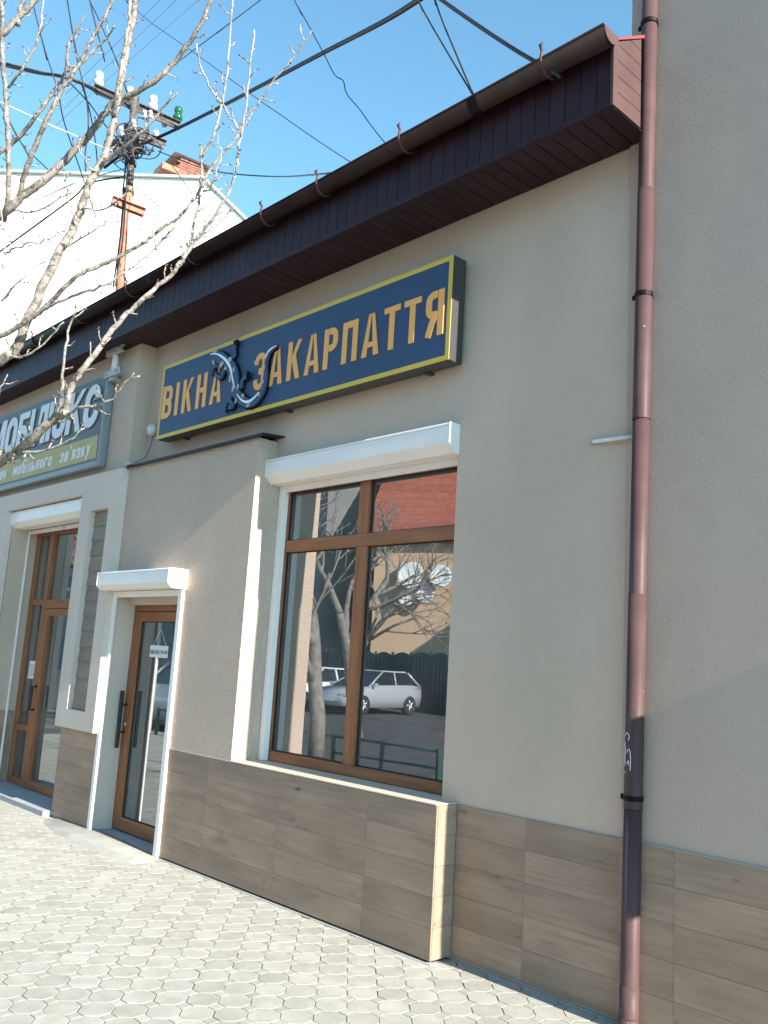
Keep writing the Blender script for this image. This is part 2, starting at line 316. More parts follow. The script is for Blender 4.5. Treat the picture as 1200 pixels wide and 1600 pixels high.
for nm, poly, off in (('octagonal_paver', OCT, 0.0), ('square_paver', SQR, 0.5)):
    V, F = piece(poly, nm)
    spots = []
    for i in range(-110, 60):
        for j in range(-75, 110):
            p = PO + PA * (i + off) + PB * (j + off)
            lim = -0.13 if p.x < -3.58 else 0.06
            if -5.15 < p.y < lim and -16 < p.x < 4: spots.append(p)
    rnd = random.Random(3)
    near = sorted([p for p in spots if in_view(p)], key=lambda p: (p - CAM).length)[:300]
    ns = set(id(p) for p in near)
    me = bpy.data.meshes.new(nm); me.from_pydata(V, [], F); me.update(); me.materials.append(MATS['paver'])
    for p in near:
        o = bpy.data.objects.new(nm, me); COL.objects.link(o); o.parent = pavement
        o.location = p - WLOC[pavement] + Vector((rnd.uniform(-.0012, .0012), rnd.uniform(-.0012, .0012), rnd.uniform(-.0008, .0008)))
        o.rotation_euler = (R(rnd.gauss(0, .28)), R(rnd.gauss(0, .28)), R(rnd.gauss(0, .6)))
    VV = []; FF = []; tone = []
    for p in spots:
        if id(p) in ns: continue
        k = len(VV); q = p + Vector((rnd.uniform(-.0012, .0012), rnd.uniform(-.0012, .0012), rnd.uniform(-.0008, .0008))); ang = Matrix.Rotation(R(rnd.gauss(0, .5)), 3, 'Z') @ Matrix.Rotation(R(rnd.gauss(0, .28)), 3, 'X')
        VV += [ang @ v + q for v in V]; FF += [tuple(a + k for a in f) for f in F]; tone += [rnd.random()] * len(F)
    c = WLOC[pavement]
    me = bpy.data.meshes.new(nm + 's'); me.from_pydata([v - c for v in VV], [], FF); me.update(); me.materials.append(MATS['paver'])
    a = me.attributes.new('tone', 'FLOAT', 'FACE'); a.data.foreach_set('value', tone)
    o = bpy.data.objects.new('paving_beyond', me); COL.objects.link(o); o.parent = pavement; o['kind'] = 'stuff'
# mortar run along the foot of the wall
def mortar(x0, x1, y, seed):
    rn = random.Random(seed); n = int((x1 - x0) / 0.05); top = []; 
    mbx = MB(); P = []
    for i in range(n + 1):
        x = x0 + (x1 - x0) * i / n; wv = 0.022 + 0.012 * noise.noise(Vector((x * 5, seed, 0))) + rn.uniform(-.003, .003)
        P.append((x, y - wv)); 
    poly = P + [(x1, y + 0.03), (x0, y + 0.03)]
    return mbx.prism(poly, -0.03, 0.004, 'xy')
mortar(-6.38, -3.47, -0.176, 2).build('mortar_strip', 'concrete', pavement)
mortar(-3.47, -2.42, 0.004, 5).build('mortar_strip', 'concrete', pavement)

# ------------------------------------------------------------------ the shop building
shop = thing('shop_building', 'single-storey shop with grey-beige stucco, wood-look tile plinth and brown eaves', 'building', (-5, 0.1, 0))
ZT = 4.58
wl = MB()
wl.box(-3.62, -2.424, 0.0, 0.30, -0.12, ZT)                          # right of the window
wl.box(-5.535, -3.62, 0.0, 0.30, 2.955, ZT)                           # above the window
wl.box(-5.535, -3.62, 0.02, 0.30, -0.12, 0.80)                        # below the window
pier = MB(); pier.box(-6.40, -5.535, -0.18, 0.30, 0.836, 3.275)                      # projecting pier between door and window
pier.box(-7.655, -6.40, -0.18, 0.30, 2.10, 3.275)                       # above the door
wl.box(-7.655, -5.535, 0.0, 0.30, 3.275, ZT)
wl.box(-6.40, -5.535, -0.165, 0.30, -0.12, 0.826)
wl.build('wall', 'stucco', shop); pier.build('projecting_wall', 'stucco_coarse', shop)
pl = MB(); pl.box(-6.398, -3.4995, -0.1803, 0.019, 0.018, 0.830); pl.box(-3.4990, -2.426, -0.0103, -0.0005, 0.018, 0.830)
pl.build('plinth_core', 'grout', shop)
plinth = box('plinth', -6.38, -3.51, -0.166, -0.02, -0.1, 0.7, 'dark_gap', shop, 0)
RZ = [0.016, 0.182, 0.345, 0.508, 0.670, 0.832]
G = 0.0006
for xs, yf, th in (([-6.40, -5.815, -4.94, -4.057, -3.489], -0.182, 0.010), ([-3.488, -3.0, -2.424], -0.012, 0.008)):
    for a, b in zip(xs, xs[1:]):
        for z0, z1 in zip(RZ, RZ[1:]): tile('plinth_tile', a + G, b - G, yf, yf + th, z0 + G, z1 - G, 'wood_tile', plinth)
for z0, z1 in zip(RZ, RZ[1:]): tile('plinth_tile', -3.4985, -3.4885, -0.1705, -0.0135, z0 + G, z1 - G, 'wood_tile', plinth)
# tile sill in front of the window, with a lighter front lip
sx = [-5.533, -4.94, -4.057, -3.4885]
for a, b in zip(sx, sx[1:]): tile('sill_tile', a + G, b - G, -0.186, 0.115 if b < -3.7 else -0.001, 0.834, 0.843, 'wood_tile_end', plinth)
tile('sill_tile', -4.055, -3.622, 0.001, 0.115, 0.834, 0.843, 'wood_tile_end', plinth)
box('edge_trim', -6.40, -5.537, -0.188, -0.17, 0.833, 0.8375, 'spacer', plinth, 0)
# dark sheet-metal flashing on top of the projecting pier
fl = MB(); fl.prism([(-0.215, 3.268), (-0.207, 3.268), (-0.205, 3.284), (0.0, 3.30), (0.0, 3.309), (-0.213, 3.292)], -7.60, -5.44, 'yz')
fl.build('flashing', 'eave_brown', shop)
box('flashing_clip', -7.60, -7.49, -0.24, -0.20, 3.292, 3.315, 'galvanised', shop, 0.002)

# eaves: soffit boards, fascia boards and the boxed end
EX0, EX1, EY, ES = -14.0, -2.30, -0.40, 4.53
eave = box('eave_core', EX0, EX1 - 0.02, EY + 0.02, 0.25, ES + 0.02, 4.86, 'dark_gap', shop, 0)
nb = int(round((EX1 - EX0) / 0.1))
for i in range(nb):
    a = EX0 + i * 0.1
    tile('fascia_board', a + 0.002, a + 0.0985, EY, EY + 0.012, ES + 0.03, 4.885, 'eave_brown', eave, 0.002)
    tile('soffit_board', a + 0.002, a + 0.0985, EY + 0.013, -0.003, ES, ES + 0.010, 'eave_brown', eave, 0.003)
box('corner_trim', EX0, EX1 + 0.012, EY - 0.012, EY + 0.0125, ES - 0.006, ES + 0.028, 'eave_brown', eave, 0.002)
EP = [(EY + 0.014, ES + 0.002), (-0.13, ES + 0.002), (-0.13, 5.08), (EY + 0.014, 4.905)]
MB().prism(EP, EX1 - 0.012, EX1, 'yz').build('end_panel', 'dark_gap', eave)
for i in range(6):                                                      # boards closing the eave end
    z0 = ES + 0.006 + i * 0.093; z1 = z0 + 0.089; yb, yf_ = -0.132, EY + 0.032
    tp_ = lambda y: 4.905 + (y - EY - 0.014) * 0.647
    if z0 > tp_(yb) - .01: break
    if z1 <= tp_(yf_): pp = [(yf_, z0), (yb, z0), (yb, z1), (yf_, z1)]
    else:
        ya = yf_ if z0 < tp_(yf_) else EY + .014 + (z0 - 4.905) / .647
        pp = [(ya, z0), (yb, z0), (yb, min(z1, tp_(yb))), (EY + .014 + (min(z1, tp_(yb)) - 4.905) / .647, min(z1, tp_(yb)))] + ([(yf_, tp_(yf_))] if z0 < tp_(yf_) else [])
    MB().prism(pp, EX1 + 0.0005, EX1 + 0.007, 'yz').build('end_board', 'pipe_brown', eave)
box('end_corner', EX1 - 0.005, EX1 + 0.014, EY - 0.014, EY + 0.03, ES - 0.004, 4.90, 'pipe_brown', eave, 0.002)
# roof sheet, only its red edge shows at the end
rf = MB(); rf.prism([(-0.41, 4.900), (-0.41, 4.914), (6.0, 9.06), (6.0, 8.9)], EX0, EX1 + 0.012, 'yz'); rf.build('roof', 'rust_red', shop)

# window
WX0, WX1, WZ0, WZ1, WY = -5.533, -3.622, 0.845, 2.952, 0.115
win = thing('window', None, None, (-4.58, WY + 0.03, WZ0)); win.parent = shop; win.location = WLOC[win] - WLOC[shop]
FY0, FY1 = WY, WY + 0.07
box('frame_head', WX0, WX1, FY0, FY1, 2.885, WZ1, 'frame_wood', win, 0.004)
box('frame_sill', WX0, WX1, FY0 - 0.001, FY1, WZ0, 0.915, 'frame_wood', win, 0.005)
box('frame_jamb', WX0, WX0 + 0.05, FY0, FY1, 0.915, 2.885, 'door_wood', win, 0.004)
box('frame_jamb', WX1 - 0.05, WX1, FY0, FY1, 0.915, 2.885, 'door_wood', win, 0.004)
box('transom', WX0 + 0.05, WX1 - 0.05, FY0 - 0.002, FY1, 2.41, 2.50, 'frame_wood', win, 0.006)
box('mullion', -4.65, -4.545, FY0 - 0.002, FY1, 0.915, 2.41, 'door_wood', win, 0.006)
box('mullion', -4.65, -4.55, FY0 - 0.002, FY1, 2.50, 2.885, 'door_wood', win, 0.006)
for x0, x1 in ((WX0 + 0.05, -4.65), (-4.545, WX1 - 0.05)):
    for z0, z1 in ((0.915, 2.41), (2.50, 2.885)):
        box('pane', x0, x1, WY + 0.032, WY + 0.036, z0, z1, 'pane_glass', win, 0)
        g = MB()
        for q in (WY + 0.024,):
            g.box(x0, x0 + 0.008, q, q + 0.006, z0, z1); g.box(x1 - 0.008, x1, q, q + 0.006, z0, z1); g.box(x0 + .008, x1 - .008, q, q + 0.006, z0, z0 + 0.008); g.box(x0 + .008, x1 - .008, q, q + 0.006, z1 - 0.008, z1)
        g.build('gasket', 'rubber', win)

# room behind the glass
room = MB(); room.box(-7.5, -2.6, 3.4, 3.45, 0.0, 3.2); room.box(-7.55, -7.5, 0.3, 3.4, 0, 3.2); room.box(-2.6, -2.55, 0.3, 3.4, 0, 3.2); room.box(-7.55, -2.55, 0.302, 3.4, 3.2, 3.25)
room.build('room_wall', 'interior', shop); box('room_floor', -7.55, -2.55, 0.302, 3.4, -0.05, 0.0, 'interior_floor', shop, 0)
box('window_ledge', -5.5, -3.65, 0.20, 0.42, 0.86, 0.90, 'white_plastic', shop, 0.004)

# shop door, set back in its opening
door = thing('door', None, None, (-7.0, 0.05, 0)); door.parent = shop; door.location = WLOC[door] - WLOC[shop]
DX0, DX1, DY = -7.585, -6.43, 0.02
fr = MB(); fr.box(DX0, DX0 + 0.055, DY, DY + 0.07, 0.015, 2.0); fr.box(DX1 - 0.055, DX1, DY, DY + 0.07, 0.015, 2.0); fr.box(DX0 + .055, DX1 - .055, DY, DY + 0.07, 1.945, 2.0)
fr.build('door_frame', 'door_wood', door, 0.004)
box('stile', DX0 + 0.058, DX0 + 0.15, DY - 0.008, DY + 0.06, 0.025, 1.94, 'door_wood', door, 0.005)
box('stile', DX1 - 0.15, DX1 - 0.058, DY - 0.008, DY + 0.06, 0.025, 1.94, 'door_wood', door, 0.005)
box('rail', DX0 + 0.15, DX1 - 0.15, DY - 0.007, DY + 0.06, 0.025, 0.135, 'frame_wood', door, 0.005)
box('rail', DX0 + 0.15, DX1 - 0.15, DY - 0.007, DY + 0.06, 1.855, 1.94, 'frame_wood', door, 0.005)
box('pane', DX0 + 0.15, DX1 - 0.15, DY + 0.02, DY + 0.024, 0.135, 1.855, 'door_glass', door, 0)
gk = MB()
for x in (DX0 + 0.15, DX1 - 0.157): gk.box(x, x + 0.007, DY + 0.012, DY + 0.019, 0.135, 1.855)
gk.box(DX0 + .157, DX1 - .157, DY + 0.012, DY + 0.019, 0.135, 0.142); gk.box(DX0 + .157, DX1 - .157, DY + 0.012, DY + 0.019, 1.848, 1.855); gk.build('gasket', 'rubber', door)
h = MB(); h.box(-7.535, -7.500, -0.062, -0.035, 0.72, 1.225); h.build('handle', 'black_metal', door, 0.004)
for z in (0.86, 1.10): MB().tube([(-7.517, -0.04, z), (-7.517, DY - 0.006, z)], 0.011, 10).build('handle_mount', 'black_metal', door)
MB().lathe((-7.512, DY - 0.008, 0.93), (0, -1, 0), [(0, 0.018), (0.006, 0.018), (0.0061, 0.012), (0.012, 0.012)], 14).build('lock', 'galvanised', door)
box('door_reveal', -7.655, -7.587, -0.175, 0.3, -0.1, 2.099, 'stucco_pale', shop, 0.003); box('door_reveal', -6.43, -6.402, -0.16, 0.3, -0.1, 2.099, 'stucco_pale', shop, 0.003)
box('door_lintel', -7.586, -6.431, -0.06, 0.10, 2.002, 2.098, 'stucco_pale', shop, 0.003)
box('threshold', -7.586, -6.431, -0.15, 0.25, -0.1, 0.012, 'threshold_stone', shop, 0.004)
# rendered ramp in front of the door
rp = MB(); ring = [(-8.30, -0.17), (-8.36, -0.30), (-8.1, -0.42), (-7.67, -0.50), (-7.1, -0.515), (-6.5, -0.53), (-6.22, -0.50), (-6.25, -0.30), (-6.36, -0.178), (-7.3, -0.12)]
c0 = [(-8.2, -0.18, .010), (-8.22, -0.28, .012), (-8.05, -0.38, .014), (-7.67, -0.44, .022), (-7.1, -0.45, .026), (-6.55, -0.45, .022), (-6.35, -0.42, .012), (-6.34, -0.3, .012), (-6.39, -0.19, .010), (-7.3, -0.13, .026)]
V = [(x, y, -0.03) for x, y in ring] + c0; n = len(ring)
rp.add(V, [(i, (i + 1) % n, n + (i + 1) % n, n + i) for i in range(n)] + [tuple(range(n, 2 * n))], True); rp.build('ramp', 'concrete', pavement)

# ------------------------------------------------------------------ neighbouring shop on the left
left = thing('neighbour_shop', 'left-hand shop with pale raised door surround and siding strip', 'building', (-10, 0.1, 0))
SY = -0.25
lw = MB()
lw.box(-14, -7.655, -0.17, 0.30, 3.10, ZT)
lw.box(-8.40, -7.657, -0.168, 0.30, -0.12, 3.10)
lw.box(-14, -10.33, -0.168, 0.30, -0.12, 3.10)
lw.build('wall', 'stucco', left)
sl = MB()                                                              # pale raised slab round the openings
sl.box(-7.80, -7.605, SY, -0.175, 0.84, 3.268); sl.box(-8.40, -8.18, SY, -0.175, 0.84, 3.268)
sl.box(-8.18, -7.80, SY, -0.175, 0.84, 1.01); sl.box(-8.18, -7.80, SY, -0.175, 2.905, 3.268)
sl.box(-10.33, -8.40, SY, -0.175, 3.085, 3.268); sl.box(-14, -10.33, SY, -0.175, 0.84, 3.268)
sl.build('surround', 'stucco_pale', left)
box('surround_cap', -7.67, -7.606, -0.245, -0.172, 3.266, 3.285, 'concrete', left, 0.002)
strip = box('siding_strip', -8.178, -7.802, -0.177, -0.1695, 1.012, 2.903, 'dark_gap', left, 0)
for i in range(13):
    z = 1.014 + i * 0.1452
    q = MB(); q.prism([(-0.178, z), (-0.202, z), (-0.190, z + 0.147), (-0.178, z + 0.147)], -8.176, -7.804, 'yz')
    key = ('sp',)
    if key not in _cache: _cache[key], _c = q.mesh('siding_board', 0.0015, 1)
    place('siding_board', _cache[key], Vector((-7.99, -0.190, z + 0.0735)), 'siding', strip)
lp = box('plinth', -8.398, -7.594, -0.1803, -0.169, 0.018, 0.83, 'grout', left, 0)
for z0, z1 in zip(RZ, RZ[1:]):
    tile('plinth_tile', -8.40 + G, -7.592, -0.182, -0.1725, z0 + G, z1 - G, 'wood_tile', lp)
    tile('plinth_tile', -11.9, -10.332, -0.182, -0.1725, z0 + G, z1 - G, 'wood_tile', lp)
    tile('plinth_tile', -10.33, -10.322, -0.16, 0.12, z0 + G, z1 - G, 'wood_tile', lp)
    tile('plinth_tile', -8.408, -8.4005, -0.16, 0.12, z0 + G, z1 - G, 'wood_tile', lp)
NY = 0.13
box('opening_head', -10.33, -8.40, 0.0, 0.30, 2.90, 3.098, 'stucco_pale', left, 0)
ld = thing('door', None, None, (-9.4, NY, 0.05)); ld.parent = left; ld.location = WLOC[ld] - WLOC[left]
f2 = MB(); f2.box(-10.328, -10.27, NY, NY + 0.07, 0.05, 2.895); f2.box(-8.46, -8.402, NY, NY + .07, 0.05, 2.895); f2.box(-10.27, -8.46, NY, NY + .07, 2.835, 2.895); f2.box(-10.27, -9.93, NY, NY + .07, 0.05, 0.13)
f2.build('door_frame', 'door_wood', ld, 0.004)
box('mullion', -9.93, -9.84, NY - 0.004, NY + 0.07, 0.05, 2.835, 'door_wood', ld, 0.006)
box('transom', -10.27, -9.93, NY - 0.002, NY + 0.07, 2.03, 2.095, 'frame_wood', ld, 0.005); box('transom', -9.84, -8.46, NY - 0.003, NY + 0.07, 1.99, 2.09, 'frame_wood', ld, 0.005)
box('rail', -10.27, -9.93, NY - 0.002, NY + 0.07, 0.635, 0.70, 'frame_wood', ld, 0.005)
box('stile', -9.838, -9.735, NY - 0.012, NY + 0.06, 0.055, 1.985, 'door_wood', ld, 0.006); box('stile', -8.56, -8.462, NY - 0.012, NY + 0.06, 0.055, 1.985, 'door_wood', ld, 0.006)
box('rail', -9.735, -8.56, NY - 0.011, NY + 0.06, 0.055, 0.145, 'frame_wood', ld, 0.005); box('rail', -9.735, -8.56, NY - 0.011, NY + 0.06, 1.91, 1.985, 'frame_wood', ld, 0.005)
for x0, x1, z0, z1 in ((-10.27, -9.93, .13, .635), (-10.27, -9.93, .70, 2.03), (-10.27, -9.93, 2.095, 2.835), (-9.84, -8.46, 2.09, 2.835), (-9.735, -8.56, .145, 1.91)):
    box('pane', x0, x1, NY + 0.03, NY + 0.034, z0, z1, 'door_glass', ld, 0)
MB().tube([(-9.79, NY - 0.01, 1.13), (-9.79, NY - 0.06, 1.13), (-9.79, NY - 0.062, 0.88), (-9.79, NY - 0.01, 0.88)], 0.014, 8).build('handle', 'black_metal', ld)
box('threshold', -10.33, -8.405, -0.26, 0.25, -0.1, 0.05, 'threshold_stone', left, 0.006)
r2 = MB(); r2.box(-13.5, -7.7, 3.4, 3.45, 0, 3.2); r2.box(-13.5, -13.45, 0.3, 3.4, 0, 3.2); r2.box(-7.7, -7.65, 0.3, 3.4, 0, 3.2); r2.box(-13.5, -7.65, 0.302, 3.4, 3.2, 3.25); r2.build('room_wall', 'interior', left)
box('room_floor', -13.5, -7.65, 0.302, 3.4, -0.05, 0.04, 'interior_floor', left, 0)

# ------------------------------------------------------------------ taller building on the right
tall = thing('tall_building', 'plain grey-beige stucco wall of the taller building right of the drainpipe', 'building', (0, 0.2, 0))
TSL = -0.0071
tw = MB(); tw.prism([(-2.42, -0.02), (6.0, -0.02 + 8.42 * TSL), (6.0, 6.0), (-2.42, 6.0)], -0.12, 9.0, 'xy'); tw.build('wall', 'stucco_tall', tall)
tp = box('plinth', -2.418, 6.0, -0.0345, -0.0205, 0.018, 0.830, 'grout', tall, 0)
xs = [-2.42, -2.13] + [-2.13 + 0.875 * k for k in range(1, 9)]
for a, b in zip(xs, xs[1:]):
    oy = TSL * max(0, (a + b) / 2 + 1.9)
    for z0, z1 in zip(RZ, RZ[1:]): tile('plinth_tile', a + G, b - G, -0.036 + oy, -0.0262 + oy, z0 + G, z1 - G, 'wood_tile', tp)
box('edge_trim', -2.42, -1.25, -0.038, -0.021, 0.8325, 0.836, 'spacer', tp, 0)
box('roof', -2.43, 6.2, -0.03, 6.2, 9.0, 9.25, 'rust_red', tall, 0.01)
# unseen cabinet added beyond the frame to throw the dark band on the drainpipe
cab = thing('shade_cabinet', 'unseen grey cabinet added on the right-hand wall to shade the drainpipe', 'cabinet', (-0.1, -0.1, 1.8))
box('case', -0.35, 0.15, -0.146, -0.030, 1.69, 2.37, 'galvanised', cab, 0.006); box('cabinet_door', -0.33, 0.13, -0.152, -0.1465, 1.71, 2.35, 'white_plastic', cab, 0.003)

# ------------------------------------------------------------------ rain gutter and downpipe
gut = thing('rain_gutter', 'dark brown half-round gutter along the eaves with iron hooks', 'gutter', (-8, -0.48, 4.83))
GY, GZ, GR = -0.472, 4.905, 0.068
gp = []
for k in range(13):
    a = math.pi + math.pi * k / 12; gp.append((GY + GR * math.cos(a), GZ + GR * 1.05 * math.sin(a)))
inner = [(GY + (y - GY) * 0.95, GZ + (z - GZ) * 0.95) for y, z in reversed(gp)]
gm = MB(); gm.prism(gp + inner, EX0, EX1 + 0.03, 'yz'); gm.sm = [True] * len(gm.f); o = gm.build('trough', 'gutter_brown', gut)
MB().tube([(EX0, GY - GR, GZ + 0.002), (EX1 + 0.03, GY - GR, GZ + 0.002)], 0.008, 8).build('bead', 'gutter_brown', gut)
MB().prism(gp, EX1 + 0.030, EX1 + 0.036, 'yz').build('end_cap', 'pipe_brown', gut)
for x in (-2.66, -3.76, -4.58, -5.24, -6.28, -7.35, -8.4, -9.5, -10.6):
    b = MB(); pts = []
    for k in range(9):
        a = R(165) + R(200) * k / 8; pts.append((x, GY + (GR + 0.007) * math.cos(a), GZ + (GR + 0.007) * 1.05 * math.sin(a)))
    pts = [(x + 0.025, GY - GR - 0.022, GZ + 0.075), (x + 0.008, GY - GR - 0.026, GZ + 0.062), (x, GY - GR + 0.002, GZ + 0.045)] + pts
    b.tube(pts, [0.006, 0.010, 0.009] + [0.009] * 9, 6); b.build('hook', 'pipe_brown', gut)
for x in (-3.2, -7.0, -10.0):
    j = MB(); j.prism([(GY + (y - GY) * 1.03, GZ + (z - GZ) * 1.03) for y, z in gp] + [(GY + (y - GY) * 1.005, GZ + (z - GZ) * 1.005) for y, z in reversed(gp)], x, x + 0.07, 'yz'); j.build('joint_sleeve', 'gutter_brown', gut)
pipe = thing('downpipe', 'reddish-brown round downpipe running the full height of the wall', 'drainpipe', (-2.325, -0.09, 0))
def pipex(z): return -2.340 + 0.058 * z / 5.4
PY = -0.064
for i, (z0, z1, r) in enumerate(((0.06, 0.20, .0475), (0.19, 1.00, .0455), (0.99, 2.02, .0468), (2.01, 2.93, .0448), (2.92, 4.2, .0462), (4.19, 6.2, .0445), (6.19, 9.0, .046))):
    q = MB(); q.tube([(pipex(z0), PY, z0), (pipex(z0), PY, z0 + 0.006), (pipex(z1), PY, z1)], [r * .955 + 0.0015, r * .955, r * .955 - 0.0006], 24); q.build('pipe_section', 'pipe_brown', pipe)
MB().tube([(pipex(0), PY, -0.03), (pipex(0), PY, 0.065)], [0.0475, 0.0462], 24).build('shoe', 'pipe_brown', pipe)
for z in (1.04, 3.6, 5.2):
    q = MB(); q._lathe(Vector((pipex(z), PY, z - 0.012)), Vector((0, 0, 1)), [(0, .0455), (0, .0482), (0.024, .0482), (0.024, .0455)], 24, False); q.box(pipex(z) - 0.066, pipex(z) - 0.048, PY - 0.006, PY + 0.006, z - 0.012, z + 0.012)
    q.box(pipex(z) - 0.01, pipex(z) + 0.01, PY + 0.030, -0.019, z - 0.01, z + 0.01); q.build('clamp', 'gutter_brown', pipe)
sr_ = random.Random(4)
def onpipe(z, a): return (pipex(z) + .0450 * math.sin(a), PY - .0450 * math.cos(a), z)
for pts in ([(1.33, -.5), (1.345, -.2), (1.33, .1), (1.31, .0)], [(1.30, -.6), (1.26, -.45), (1.225, -.55), (1.19, -.4)], [(1.25, -.25), (1.27, .1), (1.23, .3), (1.17, .28)], [(1.20, -.1), (1.215, .05), (1.19, .12)], [(1.16, -.5), (1.155, -.3)]):
    MB().tube(spline([onpipe(z, a - .15) for z, a in pts], 3), .0022, 4).build('scratch', 'white_plastic', pipe)
st = thing('wall_stub', 'short white plastic tube sticking out of the wall beside the drainpipe', 'pipe', (-2.6, 0, 2.85))
MB().tube([(-2.635, 0.01, 2.862), (-2.62, -0.018, 2.860), (-2.58, -0.026, 2.856), (-2.36, -0.045, 2.845)], 0.0115, 10).build('tube', 'white_plastic', st)
MB().tube([(-2.637, 0.005, 2.862), (-2.632, -0.008, 2.861)], 0.018, 12).build('collar', 'galvanised', st)

# ------------------------------------------------------------------ roller shutters
def shutter(name, label, x0, x1, yf, yb, z0, zf, z1, rails, rail_y, zbot, slat, rd=0.055):
    s = thing(name, label, 'shutter', ((x0 + x1) / 2, yb, z0), 'roller shutters above the openings')
    ch = (zf - z0)
    prof = [(yb, z1), (yf + 0.006, z1), (yf, z1 - 0.006), (yf, zf), (yf + ch * 1.1, z0), (yb, z0)]
    MB().prism(prof, x0 + 0.006, x1 - 0.006, 'yz').build('shutter_box', 'white_metal', s, 0.002)
    big = [(y + (0.004 if y == yb else -0.003), z + (0.003 if z > (z0 + z1) / 2 else -0.003)) for y, z in prof]
    MB().prism(big, x0, x0 + 0.006, 'yz').build('end_cap', 'white_metal', s); MB().prism(big, x1 - 0.006, x1, 'yz').build('end_cap', 'white_metal', s)
    for xa, xb in rails: box('guide_rail', xa, xb, rail_y, rail_y + rd, zbot, z0 - 0.001, 'white_metal', s, 0.003)
    box('seam', x0 + 0.007, x1 - 0.007, yf - 0.0012, yf + 0.002, z1 - 0.022, z1 - 0.0195, 'spacer', s, 0)
    box('bottom_bar', *slat, 'white_metal', s, 0.003); return s
shutter('roller_shutter', 'long white roller shutter box above the large shop window', -5.532, -3.612, -0.095, 0.11, 2.925, 2.982, 3.112, ((-5.531, -5.478),), 0.055, 0.845, (-5.478, -3.63, 0.065, 0.085, 2.875, 2.924))
shutter('roller_shutter', 'short white roller shutter box with rails above the narrow shop door', -7.632, -6.374, -0.36, -0.183, 2.112, 2.152, 2.268, ((-7.604, -7.55), (-6.452, -6.396)), -0.207, 0.0, (-7.548, -6.454, -0.20, -0.184, 2.055, 2.108), 0.026)
s3 = shutter('roller_shutter', 'white roller shutter box sunk in the wall above the left double door', -10.326, -8.404, -0.205, -0.005, 2.89, 2.945, 3.072, ((-10.328, -10.303), (-8.427, -8.402)), 0.02, 0.052, (-10.30, -8.43, 0.03, 0.05, 2.845, 2.888), 0.02)
box('lock_tab', -9.40, -9.36, 0.024, 0.029, 2.85, 2.875, 'galvanised', s3, 0.002)

